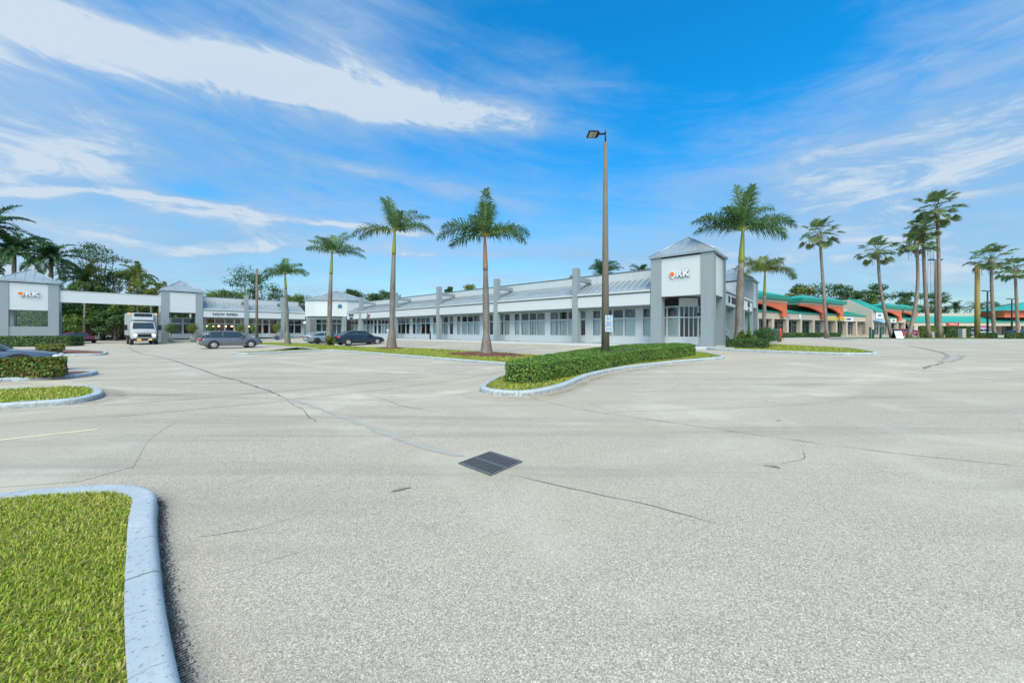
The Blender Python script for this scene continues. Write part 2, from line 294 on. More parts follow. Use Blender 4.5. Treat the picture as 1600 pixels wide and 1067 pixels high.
# ------------------------------------------------------------------ mesh helpers
class MB:
    def __init__(s): s.v = []; s.f = []; s.mi = []; s.m = 0; s.uv = None; s.sm = []
    smooth = False
    def add(s, vs, fs):
        o = len(s.v); s.v += [tuple(p) for p in vs]
        for f in fs: s.f.append(tuple(i+o for i in f)); s.mi.append(s.m); s.sm.append(s.smooth)
        return s
    def box(s, x0, x1, y0, y1, z0, z1):
        return s.add([(x0, y0, z0), (x1, y0, z0), (x1, y1, z0), (x0, y1, z0), (x0, y0, z1), (x1, y0, z1), (x1, y1, z1), (x0, y1, z1)],
                     [(0, 3, 2, 1), (4, 5, 6, 7), (0, 1, 5, 4), (1, 2, 6, 5), (2, 3, 7, 6), (3, 0, 4, 7)])
    def prism(s, poly, z0, z1):                 # poly ccw in xy
        n = len(poly); zz = lambda z, p: z(p[0], p[1]) if callable(z) else z
        vs = [(p[0], p[1], zz(z0, p)) for p in poly]+[(p[0], p[1], zz(z1, p)) for p in poly]
        return s.add(vs, [tuple(range(n-1, -1, -1)), tuple(range(n, 2*n))]+[(i, (i+1) % n, n+(i+1) % n, n+i) for i in range(n)])
    def prof(s, pts, y0, y1, axis='y'):         # extrude a closed xz profile along y (or yz along x)
        n = len(pts)
        if axis == 'y': vs = [(a, y0, b) for a, b in pts]+[(a, y1, b) for a, b in pts]
        else: vs = [(y0, a, b) for a, b in pts]+[(y1, a, b) for a, b in pts]
        return s.add(vs, [tuple(range(n)), tuple(range(2*n-1, n-1, -1))]+[(i+n, (i+1) % n+n, (i+1) % n, i) for i in range(n)])
    def tube(s, pts, rads, n=8, cap=True):
        pts = [Vector(p) for p in pts]; vs = []; fs = []
        for i, p in enumerate(pts):
            t = (pts[min(i+1, len(pts)-1)]-pts[max(i-1, 0)]).normalized()
            a = t.cross(Vector((0, 1, 0))) if abs(t.y) < .9 else t.cross(Vector((1, 0, 0)))
            a.normalize(); b = t.cross(a); r = rads[i] if isinstance(rads, (list, tuple)) else rads
            vs += [p+a*(r*math.cos(2*math.pi*j/n))+b*(r*math.sin(2*math.pi*j/n)) for j in range(n)]
        for i in range(len(pts)-1):
            fs += [(i*n+j, i*n+(j+1) % n, (i+1)*n+(j+1) % n, (i+1)*n+j) for j in range(n)]
        if cap: fs += [tuple(range(n-1, -1, -1)), tuple(range((len(pts)-1)*n, len(pts)*n))]
        sm = s.smooth; s.smooth = True; s.add(vs, fs); s.smooth = sm; return s
    def cyl(s, c, r, h, axis=(0, 0, 1), n=16, r2=None):
        c = Vector(c); a = Vector(axis).normalized(); return s.tube([c, c+a*h], [r, r if r2 is None else r2], n)
    def sphere(s, c, r, n=10, sz=1., sx=1., sy=1.):
        vs = []; fs = []
        for i in range(n+1):
            th = math.pi*i/n
            for j in range(2*n):
                ph = math.pi*j/n; vs.append((c[0]+sx*r*math.sin(th)*math.cos(ph), c[1]+sy*r*math.sin(th)*math.sin(ph), c[2]+r*sz*math.cos(th)))
        for i in range(n):
            for j in range(2*n): fs.append((i*2*n+j, (i+1)*2*n+j, (i+1)*2*n+(j+1) % (2*n), i*2*n+(j+1) % (2*n)))
        sm = s.smooth; s.smooth = True; s.add(vs, fs); s.smooth = sm; return s
    def grid(s, rows):
        n = len(rows[0]); vs = [p for r in rows for p in r]
        return s.add(vs, [(i*n+j, i*n+j+1, (i+1)*n+j+1, (i+1)*n+j) for i in range(len(rows)-1) for j in range(n-1)])
    def hip(s, x0, x1, y0, y1, z0, z1, t=.12):   # pyramidal hipped roof with fascia edge and standing seams
        cx, cy = (x0+x1)/2, (y0+y1)/2
        s.box(x0, x1, y0, y1, z0-t, z0)
        s.add([(x0, y0, z0+.003), (x1, y0, z0+.003), (x1, y1, z0+.003), (x0, y1, z0+.003), (cx, cy, z1)], [(0, 1, 4), (1, 2, 4), (2, 3, 4), (3, 0, 4)])
        for (ax, ay, bx, by) in ((x0, y0, x1, y0), (x1, y0, x1, y1), (x1, y1, x0, y1), (x0, y1, x0, y0)):
            mx, my = (ax+bx)/2, (ay+by)/2; L = math.hypot(bx-ax, by-ay); n = int(L/.62)
            for i in range(1, n):
                f = i/n; px, py = ax+(bx-ax)*f, ay+(by-ay)*f; k_ = 1-abs(2*f-1)
                qx, qy = px+(cx-mx)*k_, py+(cy-my)*k_; s.tube([(px, py, z0+.02), (qx, qy, z0+(z1-z0)*k_+.02)], .022, 4)
            s.tube([(ax, ay, z0+.02), (cx, cy, z1+.02)], .05, 5)
        return s
    def mesh(s, name):
        me = bpy.data.meshes.new(name); me.from_pydata(s.v, [], s.f)
        me.polygons.foreach_set('material_index', s.mi); me.polygons.foreach_set('use_smooth', s.sm); me.update(); return me
def tag(o, label=None, cat=None, group=None, kind=None):
    if label: o['label'] = label
    if cat: o['category'] = cat
    if group: o['group'] = group
    if kind: o['kind'] = kind
    return o
def ob(name, mb, mats, parent=None, label=None, cat=None, group=None, kind=None, loc=None, rot=None):
    me = mb.mesh(name) if isinstance(mb, MB) else mb
    for m in (mats if isinstance(mats, (list, tuple)) else [mats]): me.materials.append(m if not isinstance(m, str) else M[m])
    o = bpy.data.objects.new(name, me); C.objects.link(o)
    if parent: o.parent = parent
    if loc: o.location = loc
    if rot is not None: o.rotation_euler = rot if not isinstance(rot, (int, float)) else (0, 0, rot)
    return tag(o, label, cat, group, kind)
def empty(name, loc, rz=0., label=None, cat=None, group=None):
    o = bpy.data.objects.new(name, None); C.objects.link(o); o.location = loc; o.rotation_euler = (0, 0, rz); o.empty_display_size = .3
    return tag(o, label, cat, group)
def npmesh(name, V, F, mats, parent=None, smooth=False, **kw):    # V (n,3); F (m,k) all k-gons
    me = bpy.data.meshes.new(name); nv, (nf, kk) = len(V), F.shape
    me.vertices.add(nv); me.vertices.foreach_set('co', V.astype(np.float32).ravel())
    me.loops.add(nf*kk); me.loops.foreach_set('vertex_index', F.astype(np.int32).ravel())
    me.polygons.add(nf); me.polygons.foreach_set('loop_start', np.arange(0, nf*kk, kk, dtype=np.int32)); me.polygons.foreach_set('loop_total', np.full(nf, kk, np.int32))
    me.update(calc_edges=True)
    return ob(name, me, mats, parent, **kw)
def children(o): return [c for c in bpy.data.objects if c.parent == o]
def copy_tree(o, parent=None):
    c = o.copy(); C.objects.link(c); c.parent = parent
    for ch in children(o):
        copy_tree(ch, c)
    return c
def inpoly(P, poly):
    x, y = P[:, 0], P[:, 1]; c = np.zeros(len(P), bool); n = len(poly)
    for i in range(n):
        x0, y0 = poly[i]; x1, y1 = poly[(i+1) % n]
        if y0 == y1: continue
        c ^= ((y0 > y) != (y1 > y)) & (x < (x1-x0)*(y-y0)/(y1-y0)+x0)
    return c
def catmull(pts, closed=True, step=.25):
    P = [Vector((*p, 0)) for p in pts]; n = len(P); out = []
    for i in range(n if closed else n-1):
        if closed: a, b, c_, d_ = P[(i-1) % n], P[i], P[(i+1) % n], P[(i+2) % n]
        else: a, b, c_, d_ = P[max(i-1, 0)], P[i], P[i+1], P[min(i+2, n-1)]
        m_ = max(2, int((c_-b).length/step))
        for j in range(m_):
            t = j/m_
            # centripetal-like, soft tension keeps straight runs straight
            t1 = (c_-a)*.5*min(1, (c_-b).length/max((c_-a).length*.5, 1e-6)); t2 = (d_-b)*.5*min(1, (c_-b).length/max((d_-b).length*.5, 1e-6))
            h = b*(2*t**3-3*t**2+1)+t1*(t**3-2*t**2+t)+c_*(-2*t**3+3*t**2)+t2*(t**3-t**2)
            out.append((h.x, h.y))
    if not closed: out.append((P[-1].x, P[-1].y))
    return out
def area(p): return sum(p[i][0]*p[(i+1) % len(p)][1]-p[(i+1) % len(p)][0]*p[i][1] for i in range(len(p)))/2
def offset(poly, dist):            # closed ccw polygon, +dist = inwards
    n = len(poly); out = []
    for i in range(n):
        a, b, c_ = Vector(poly[i-1]), Vector(poly[i]), Vector(poly[(i+1) % n])
        d1, d2 = (b-a), (c_-b)
        if d1.length < 1e-6: d1 = d2
        t = (d1.normalized()+d2.normalized()).normalized(); nrm = Vector((-t.y, t.x)); out.append((b.x+nrm.x*dist, b.y+nrm.y*dist))
    return out
def kerb(name, poly, label, cat='kerb', w=.17, h=.13, group=None, smooth_step=.22):
    """closed concrete kerb ring; poly = outer foot line (ccw after fix). returns inner polygon"""
    p = catmull(poly, True, smooth_step)
    if area(p) < 0: p.reverse()
    prof = [(0, -.05, 1.), (.014, h*.62, .8), (.020, h*.82, .5), (.030, h*.93, .3), (.046, h*.985, .15), (.064, h, .1), (w, h+.002, 0.), (w+.002, h-.10, 0.)]
    n = len(p); rings = [offset(p, q[0]) for q in prof]; vs = []; fs = []; uvs = []
    L = [0]
    for i in range(n): L.append(L[-1]+math.dist(p[i], p[(i+1) % n]))
    for j, r in enumerate(rings):
        for i in range(n+1):
            x, y = r[i % n]; vs.append((x, y, g(x, y)+prof[j][1])); uvs.append((L[i], prof[j][2]))
    m_ = n+1
    for j in range(len(prof)-1):
        for i in range(n): fs.append((j*m_+i, j*m_+i+1, (j+1)*m_+i+1, (j+1)*m_+i))
    me = bpy.data.meshes.new(name); me.from_pydata(vs, [], fs); uvl = me.uv_layers.new(name='uv')
    for lp in me.loops: uvl.data[lp.index].uv = uvs[lp.vertex_index]
    me.polygons.foreach_set('use_smooth', [0 < j < 5 for j in range(len(prof)-1) for _ in range(n)]); me.update()
    ob(name, me, 'kerb', label=label, cat=cat, group=group, kind='structure')
    return rings[-1]
def fillpoly(name, poly, dz, material, label, cat, kind='structure', bulge=0.):
    """ground sheet inside a polygon following the terrain"""
    bm = bmesh.new(); vs = [bm.verts.new((x, y, 0)) for x, y in poly]; bm.faces.new(vs)
    bmesh.ops.triangulate(bm, faces=bm.faces[:])
    xs = [p[0] for p in poly]; ys = [p[1] for p in poly]; st = max(.5, min(max(xs)-min(xs), max(ys)-min(ys))/8)
    for ax, lo, hi in ((0, min(xs), max(xs)), (1, min(ys), max(ys))):
        t = lo+st
        while t < hi:
            co = (t, 0, 0) if ax == 0 else (0, t, 0); no = (1, 0, 0) if ax == 0 else (0, 1, 0)
            bmesh.ops.bisect_plane(bm, geom=bm.verts[:]+bm.edges[:]+bm.faces[:], plane_co=co, plane_no=no); t += st
    for v in bm.verts: v.co.z = g(v.co.x, v.co.y)+dz+(bulge*random.uniform(.2, 1) if not v.is_boundary else 0)
    bmesh.ops.recalc_face_normals(bm, faces=bm.faces[:])
    me = bpy.data.meshes.new(name); bm.to_mesh(me); bm.free()
    if me.polygons and me.polygons[0].normal.z < 0: me.flip_normals()
    return ob(name, me, material, label=label, cat=cat, kind=kind)
def grass(name, poly, n, h, w, dz, label, seed=1, spread=.9, material='blade', fold=True):
    rs = np.random.RandomState(seed); P = np.array(poly); lo, hi = P.min(0), P.max(0)
    pts = np.zeros((0, 2))
    while len(pts) < n:
        q = lo+(hi-lo)*rs.rand(n*2, 2); pts = np.vstack([pts, q[inpoly(q, poly)]])
    pts = pts[:n]; a = rs.rand(n)*2*np.pi; ln = h*(.55+.9*rs.rand(n)); lean = spread*(.3+rs.rand(n))
    dx, dy = np.cos(a), np.sin(a); z0 = gnp(pts[:, 0], pts[:, 1])+dz
    ww = w*(.6+.8*rs.rand(n)); V = np.zeros((n, 5, 3)); px, py = -dy*ww/2, dx*ww/2
    V[:, 0] = np.c_[pts[:, 0]-px, pts[:, 1]-py, z0-.01]; V[:, 1] = np.c_[pts[:, 0]+px, pts[:, 1]+py, z0-.01]
    mx, my = pts[:, 0]+dx*ln*lean*.35, pts[:, 1]+dy*ln*lean*.35; mz = z0+ln*.6
    V[:, 2] = np.c_[mx+px, my+py, mz]; V[:, 3] = np.c_[mx-px, my-py, mz]
    V[:, 4] = np.c_[pts[:, 0]+dx*ln*lean, pts[:, 1]+dy*ln*lean, z0+ln*(1.05-.45*lean)]
    b = np.arange(n)[:, None]*5
    F = np.vstack([b+[0, 1, 2], b+[0, 2, 3], b+[3, 2, 4]])
    return npmesh(name, V.reshape(-1, 3), F, material, label=label, cat='grass', kind='stuff')
def leafquads(cen, nrm, size, rs, aspect=.55):
    n = len(cen); nrm = nrm+rs.normal(0, .55, (n, 3)); nrm /= np.linalg.norm(nrm, axis=1)[:, None]+1e-9
    t = rs.normal(0, 1, (n, 3)); t -= nrm*(t*nrm).sum(1)[:, None]; t /= np.linalg.norm(t, axis=1)[:, None]+1e-9
    b = np.cross(nrm, t); s_ = (size*(.6+.8*rs.rand(n)))[:, None]
    V = np.stack([cen-t*s_*.5, cen+b*s_*.5*aspect+nrm*s_*.06, cen+t*s_*.5, cen-b*s_*.5*aspect+nrm*s_*.06], 1)
    return V.reshape(-1, 3), np.arange(n*4).reshape(n, 4)
def hedge(name, poly, h, dens, size, dz, label, seed=1, cat='hedge', material='hleaf', group=None, thick=.10, core='twig', under=0.):
    """clipped hedge on a footprint polygon: leaves over top and sides round a twiggy core"""
    rs = np.random.RandomState(seed)
    if area(poly) < 0: poly = poly[::-1]
    cx, cy = np.mean([p[0] for p in poly]), np.mean([p[1] for p in poly])
    root = empty(name, (cx, cy, g(cx, cy)+dz), 0, label, cat, group); z0r = g(cx, cy)+dz
    P = np.array(poly); lo, hi = P.min(0), P.max(0); A = abs(area(poly)); nt = int(A*dens); q = np.zeros((0, 2))
    while len(q) < nt:
        r = lo+(hi-lo)*rs.rand(nt*2+20, 2); q = np.vstack([q, r[inpoly(r, poly)]])
    q = q[:nt]; lump = lambda x, y: .014*np.sin(x*5.1+y*2.3)+.010*np.sin(y*7.7-x*3.1)+.008*np.sin(x*17+y*13)
    zt = gnp(q[:, 0], q[:, 1])+dz+h+lump(q[:, 0], q[:, 1])-np.abs(rs.normal(0, .035, nt))
    cen = [np.c_[q, zt]]; nr = [np.tile([0, 0, 1.], (nt, 1))]
    for i in range(len(poly)):
        a, b = np.array(poly[i]), np.array(poly[(i+1) % len(poly)]); L = np.linalg.norm(b-a); ns = int(L*h*dens*1.15)
        if ns < 1: continue
        t = rs.rand(ns)[:, None]; p = a+(b-a)*t; zz = rs.rand(ns)**.85*h; out = np.array([(b-a)[1], -(b-a)[0]])/max(L, 1e-6)
        if under: zz = under+zz*(h-under)/h
        ins = np.abs(rs.normal(0, .05, ns))+lump(p[:, 0]*1.7+zz*3, p[:, 1])*.9+.05*(zz/h)**6
        p = p-out*ins[:, None]; cen.append(np.c_[p, gnp(p[:, 0], p[:, 1])+dz+zz]); nr.append(np.tile([out[0], out[1], .35], (ns, 1)))
    cen = np.vstack(cen); nr = np.vstack(nr); V, F = leafquads(cen, nr, size, rs); V -= [cx, cy, z0r]
    npmesh('foliage', V, F, material, root)
    inner = offset(poly, thick); mb = MB()
    mb.prism([(x-cx, y-cy) for x, y in inner], lambda x, y: g(x+cx, y+cy)+dz-z0r-.02+under*.6, lambda x, y: g(x+cx, y+cy)+dz+h-thick-z0r)
    if under:
        for i in range(int(A*3)+3):
            p = inner[i % len(inner)]; f = rs.rand(); qx = p[0]*(1-f*.6)+cx*f*.6-cx; qy = p[1]*(1-f*.6)+cy*f*.6-cy
            mb.tube([(qx, qy, -.05), (qx+rs.normal(0, .05), qy+rs.normal(0, .05), under+.1)], .018, 4)
    ob('branches', mb, core, root)
    return root
# ------------------------------------------------------------------ ground
def axis(lo, hi, step, far, gr=1.35):
    a = list(np.arange(lo, hi+1e-6, step)); s_ = step
    while a[-1] < far: s_ *= gr; a.append(a[-1]+s_)
    s_ = step; L = []
    x = lo
    while x > -far: s_ *= gr; x -= s_; L.append(x)
    return np.array(L[::-1]+a)
gx, gy = axis(-34, 44, 1.0, 4000), axis(-3, 56, 1.0, 4000)
XX, YY = np.meshgrid(gx, gy); ZZ = gnp(XX, YY)
V = np.c_[XX.ravel(), YY.ravel(), ZZ.ravel()]; nx = len(gx)
I, J = np.meshgrid(np.arange(len(gy)-1), np.arange(nx-1), indexing='ij'); I, J = I.ravel(), J.ravel()
F = np.c_[I*nx+J, I*nx+J+1, (I+1)*nx+J+1, (I+1)*nx+J]
gnd = npmesh('parking_lot', V, F, 'asphalt', label='worn pale grey asphalt parking lot reaching to every building', cat='ground', kind='structure')
def strip(name, pts, w, material, label, dz=.006, jit=.0, seed=0, taper=True, cat='crack'):
    rs = random.Random(seed); P = [Vector((*p, 0)) for p in catmull(pts, False, .12 if jit else .5)]; mb = MB(); L = []; Rr = []
    n = len(P); ww = w
    for i, p in enumerate(P):
        t = (P[min(i+1, n-1)]-P[max(i-1, 0)]).normalized(); nn = Vector((-t.y, t.x, 0)); p = p+nn*rs.uniform(-jit, jit)
        f = min(1, i/3+.15, (n-1-i)/3+.15) if taper else 1
        ww = w*f*(rs.uniform(.35, 1.5) if jit else 1)
        a, b = p+nn*ww/2, p-nn*ww/2; L.append((a.x, a.y, g(a.x, a.y)+dz)); Rr.append((b.x, b.y, g(b.x, b.y)+dz))
    mb.grid([Rr, L]); me = mb.mesh(name); uvl = me.uv_layers.new(name='uv'); nL = len(L)
    for lp in me.loops: uvl.data[lp.index].uv = ((lp.vertex_index % nL)/nL, 0. if lp.vertex_index < nL else 1.)
    if me.polygons[0].normal.z < 0: me.flip_normals()
    return ob(name, me, material, label=label, cat=cat, kind='structure')
# gp values measured once from the photograph (metres)
strip('pavement_crack', [(-37.6, 34.6), (-26.56, 25.23), (-20.13, 20.54), (-13.0, 14.72), (-10.74, 12.8), (-8.96, 11.47), (-6.63, 9.53), (-5.5, 8.53)], .05, 'crack', 'dark wandering crack from the delivery truck to mid lot', .006, .03, 1)
strip('pavement_crack', [(-5.5, 8.5), (-4.7, 7.61), (-4.25, 7.2), (-3.9, 6.69), (-3.37, 6.13)], .014, 'crack', 'thin branching crack left of the drain grate', .006, .03, 2)
strip('pavement_crack', [(.4, 8.45), (1.46, 7.15), (2.57, 6.31), (3.84, 5.39), (4.92, 4.67), (5.89, 4.23), (7.2, 3.7)], .010, 'seam', 'long straight seam running right from the hedge island kerb', .006, .006, 3)
strip('pavement_crack', [(-3.7, 8.92), (-3.14, 8.41), (-2.29, 7.48), (-1.59, 7.07)], .012, 'crack', 'short faint crack between the drain and the long hedge', .006, .03, 4)
strip('pavement_crack', [(32, 28.5), (29.84, 25.9), (25.26, 21.05), (23.1, 18.8)], .11, 'crack', 'dark upper end of the hooked crack on the right side of the lot', .006, .05, 5)
strip('pavement_crack', [(17.9, 14.7), (17.1, 14.2), (16.19, 13.75), (15.3, 13.12)], .07, 'crack', 'broken middle part of the hooked crack at right', .006, .05, 15)
strip('pavement_crack', [(14.5, 13.25), (14.98, 12.84), (15.35, 12.55)], .07, 'crack', 'short dark lower end of the hooked crack at right', .006, .02, 16)
strip('pavement_crack', [(.0, 3.93), (.72, 3.52), (1.31, 3.21), (1.75, 2.88)], .010, 'seam', 'faint dark seam trailing away from the drain grate', .006, .008, 6)
strip('pavement_crack', [(4.0, 4.9), (3.75, 4.5), (3.2, 4.2)], .006, 'crack', 'hairline crack right of the drain grate', .006, .03, 12)
strip('sediment_line', [(-5.33, 8.41), (-3.93, 7.24), (-2.75, 6.22), (-1.85, 5.42), (-1.15, 4.85), (-.62, 4.50)], .12, 'seal', 'pale washed sediment line leading to the drain grate', .005, .03, 7, cat='stain')
strip('sediment_line', [(23.0, 18.7), (22.5, 18.0), (20.33, 16.24), (18.0, 14.7)], .45, 'seal', 'pale chalky patch beside the hooked crack at right', .008, .06, 8, cat='stain')
strip('parking_stripe', [(-14.0, -.05), (-9.9, 3.35), (-7.48, 5.16), (-6.72, 5.73)], .085, 'stripe', 'faded yellowish parking stripe on the asphalt at left', .008, .0, 9, False, 'marking')
def world_pt(u, y): return wor(u, y)
for i, (a, b) in enumerate([((-25, -25), (-25, -20.5)), ((-22, -25), (-22, -20.5)), ((-18.8, -22), (-18.8, -17.5)), ((3.2, -4.0), (3.2, -8.6)), ((-2, -4.0), (-2, -8.6)), ((-7, -4.0), (-7, -8.6)), ((8.5, -4), (8.5, -8.6))]):
    strip('parking_stripe', [world_pt(*a), world_pt(*b)], .10, 'stripe', ['faded stall stripe beside the grey suv', 'faded stall stripe two stalls left of the grey suv', 'faded stall stripe left of the silver sedan', 'worn stall stripe before the second storefront bay from the corner tower', 'worn stall stripe before the third storefront bay from the corner tower', 'worn stall stripe near the dark sedan in front of the shops', 'worn stall stripe closest to the corner tower'][i], .006, 0, i, False, 'marking')
fillpoly('asphalt_patch', [(-9.2, 6.0), (-7.6, 6.6), (-6.0, 6.35), (-5.35, 5.2), (-4.45, 4.15), (-4.6, 3.75), (-6.2, 3.4), (-9.5, 2.0), (-12, 3)], .0035, 'asphalt_old', 'older bluish grey asphalt bay beside the parking stripe at left', 'ground')
# small leaves and twigs lying on the asphalt
rs = random.Random(5)
for (x, y, a, w_, l_, lab) in [(4.73, 6.45*.97, .4, .02, .16, 'small dry palm sheath scrap on the asphalt near the long seam'), (3.05, 4.15, 2.7, .03, .18, 'curled brown leaf lying on open asphalt right of the drain'), (-1.77, 1.90, 1.2, .022, .032, 'small orange leaf beside the foreground kerb')]:
    mb = MB(); mb.grid([[(-l_/2, -w_*.2, .004), (-l_/4, -w_/2, .022), (l_/4, -w_/2, .02), (l_/2, 0, .004)], [(-l_/2, w_*.2, .004), (-l_/4, w_/2, .014), (l_/4, w_/2, .026), (l_/2, w_*.1, .006)]])
    ob('fallen_leaf', mb, 'dead', label=lab, cat='leaf', loc=(x, y, g(x, y)+.002), rot=a)
def tinted(name, f):
    def fn(t, b, m):
        asphalt(t, b, m); l = b.inputs['Base Color'].links[0].from_socket
        s_ = t.n('ShaderNodeSeparateXYZ'); t.put(s_.inputs[0], t.n('ShaderNodeUVMap').outputs[0])
        ac = t.rng(t.m('ABSOLUTE', t.m('SUBTRACT', s_.outputs[1], .5)), .5, .08); al = t.rng(t.m('ABSOLUTE', t.m('SUBTRACT', s_.outputs[0], .5)), .5, .3)
        t.put(b.inputs['Base Color'], t.mix(t.m('MULTIPLY', t.m('MULTIPLY', ac, al), t.rng(t.noise(obj_co(t), 2.2, 4, .7), .3, .62)), l, t.mix(1.0, l, f, 'MULTIPLY')))
    M[name] = mat(name, build=fn)
tinted('tyre_track', (.85, .85, .85)); tinted('swept_asphalt', (1.18, 1.17, 1.15)); tinted('gutter_dirt', (.70, .66, .60))
def arc(cx, cy, r_, a0, a1, n=9): return [(cx+r_*math.cos(R(a0+(a1-a0)*i/n)), cy+r_*math.sin(R(a0+(a1-a0)*i/n))) for i in range(n+1)]
for i, (c_, off, lab) in enumerate([((-16, 22, 16, -78, -18), 1.5, 'faint curved tyre track turning left of the palm strip')]):
    for j in (0, 1): strip('tyre_mark', arc(c_[0], c_[1], c_[2]+off*j, c_[3], c_[4]), .30, 'tyre_track', lab+(' inner' if j == 0 else ' outer'), .0042+.0006*j, .0, 30+i*2+j, False, 'tyre mark')
for i, (pts, w_, lab) in enumerate([([(-20, 13.5), (-11, 9.8), (-3, 8.6), (-1.2, 9.6), (1.5, 13)], .9, 'paler swept band of asphalt left of the hedge island tip'), ([(1.8, 7.6), (7, 8.6), (13, 12.2), (22, 13.2)], 1.3, 'paler swept band of asphalt right of the hedge island'), ([(-14, 20), (-8, 15.5), (-2, 12.6)], .8, 'paler swept band of asphalt along the palm strip')]):
    strip('swept_band', pts, w_, 'swept_asphalt', lab, .0034, .0, 50+i, False, 'stain')
strip('gutter_dirt', [(-1.0, 8.95), (-.7, 8.55), (-.2, 8.4), (.5, 8.42), (1.1, 8.95), (1.75, 9.9), (2.75, 11.8), (4.0, 13.4), (5.4, 14.7), (7.7, 16.1), (9.8, 17.0)], .6, 'gutter_dirt', 'brownish dirt along the foot of the hedge island kerb', .0048, .0, 60, False, 'stain')
for i, (pts, lab) in enumerate([([(-2.0, 2.3), (-1.72, 2.42), (-1.45, 2.62)], 'hairline crack running out from the foreground kerb, lower one'), ([(-2.45, 2.75), (-2.1, 2.85), (-1.75, 3.15)], 'hairline crack running out from the foreground kerb, middle one'), ([(-3.15, 3.5), (-2.9, 3.75), (-2.75, 4.1)], 'hairline crack at the corner of the foreground kerb')]):
    strip('pavement_crack', pts, .006, 'crack', lab, .004, .012, 70+i)
strip('gutter_dirt', [(-13.2, 4.9), (-10.2, 7.0), (-9.35, 7.7), (-9.5, 8.5), (-10.3, 9.2), (-11.8, 9.8)], .45, 'gutter_dirt', 'brownish dirt along the kerb of the small grass island at left', .0048, .0, 62, False, 'stain')
# oil stain patch near drain
def patch(name, cx, cy, rx, ry, rot, material, label, seed):
    rs = random.Random(seed); pts = []
    for i in range(18):
        a = i/18*2*math.pi; r = rs.uniform(.75, 1.15); x, y = rx*r*math.cos(a), ry*r*math.sin(a)
        pts.append((cx+x*math.cos(rot)-y*math.sin(rot), cy+x*math.sin(rot)+y*math.cos(rot)))
    fillpoly(name, pts, .005, material, label, 'stain')
patch('oil_stain', -1.12, 3.56, .10, .025, .5, 'crack', 'small dark oil spot on the asphalt left of the drain', 3)
# ------------------------------------------------------------------ islands: kerbs, turf, mulch
in1 = kerb('kerb_foreground', [(-1.02, 1.2), (-1.45, 1.56), (-1.95, 2.0), (-2.4, 2.42), (-2.78, 2.78), (-3.05, 3.05), (-3.28, 3.27), (-3.62, 3.42), (-4.0, 3.42), (-4.6, 3.28), (-5.6, 2.7), (-7.4, 1.2), (-6.0, -1.5), (-2.4, -1.5), (-.2, .45)], 'pale blue painted kerb curving round the foreground lawn', w=.165, smooth_step=.07)
fillpoly('lawn_foreground', in1, .098, 'turf', 'soil under the foreground lawn', 'ground')
vis = [p for p in in1]
grass('grass_foreground', in1, 190000, .030, .0058, .100, 'yellow green mown grass inside the foreground kerb', 3, 1.0)
rsg = np.random.RandomState(77); op = np.array(catmull([(-1.02, 1.2), (-1.45, 1.56), (-1.95, 2.0), (-2.4, 2.42), (-2.78, 2.78), (-3.05, 3.05), (-3.28, 3.27), (-3.62, 3.42), (-4.0, 3.42)], False, .02))
ii = rsg.randint(1, len(op)-1, 5200); tt_ = op[ii+1]-op[ii-1]; nn_ = np.c_[tt_[:, 1], -tt_[:, 0]]/np.linalg.norm(tt_, axis=1)[:, None]; dd_ = np.abs(rsg.normal(0, .024, 5200)); pp_ = op[ii]+nn_*dd_[:, None]
V, F = leafquads(np.c_[pp_, np.full(5200, .006)], np.tile([0, 0, 1.], (5200, 1)), .010, rsg, .8); npmesh('gutter_grit', V, F, 'grit', label='loose dark grit and crumbs along the foot of the foreground kerb', cat='grit', kind='stuff')
in2 = kerb('kerb_left_lawn', [(-16.5, 2.6), (-12.6, 5.45), (-10.4, 7.05), (-9.55, 7.68), (-9.72, 8.35), (-10.35, 8.95), (-11.1, 9.45), (-11.9, 9.62), (-13.2, 9.05), (-18.8, 5.2)], 'pale kerb round the small grass island at left')
fillpoly('lawn_left', in2, .09, 'turf', 'soil under the small grass island at left', 'ground')
grass('grass_left', in2, 20000, .07, .016, .09, 'patchy mown grass on the small island at left', 4, .9)
in3 = kerb('kerb_flower_hedge', [(-22, 6.5), (-18, 9.4), (-15.9, 10.95), (-14.9, 11.75), (-14.9, 12.5), (-15.6, 13.3), (-16.6, 13.4), (-18.5, 12.3), (-24.5, 8.2)], 'pale kerb round the red tipped hedge at left')
fillpoly('mulch_flower_hedge', in3, .09, 'mulch', 'red mulch under the red tipped hedge', 'ground')
hedge('flowering_hedge', [(-23, 7.4), (-16.2, 12.05), (-15.35, 12.2), (-14.65, 11.55), (-14.9, 11.4), (-16.1, 10.95+.15), (-21.5, 7.2)], .60, 800, .10, .11, 'clipped hedge with red and yellow tipped leaves beside the parked car at left', 5, material='rleaf')
in4 = kerb('kerb_hedge_island', [(-.88, 9.5), (-.68, 8.98), (-.2, 8.66), (.38, 8.62), (.96, 9.12), (1.58, 10.0), (2.58, 11.95), (3.85, 13.7), (5.2, 15.0), (7.5, 16.4), (9.5, 17.2), (10.5, 17.6), (10.9, 18.2), (10.9, 20.8), (9, 21.8), (6, 21.4), (3.5, 19.6), (1.6, 16.8), (.2, 13.6), (-.6, 11.2)], 'pale blue kerb winding round the long clipped hedge')
fillpoly('lawn_hedge_island', in4, .09, 'turf', 'soil under the long clipped hedge', 'ground')
grass('grass_hedge_island', in4, 26000, .06, .014, .09, 'short grass edging the long clipped hedge', 6, .9)
hp = [(-.17, 10.12), (.3, 10.0), (.73, 10.1), (1.78, 11.35), (3.26, 13.2), (4.6, 15.0), (6.0, 16.35), (8.0, 17.5), (9.75, 18.7), (9.9, 19.6), (9.5, 20.5), (7.3, 20.5), (5.0, 19.3), (3.1, 17.2), (1.15, 13.6), (.12, 11.6), (-.2, 10.8)]
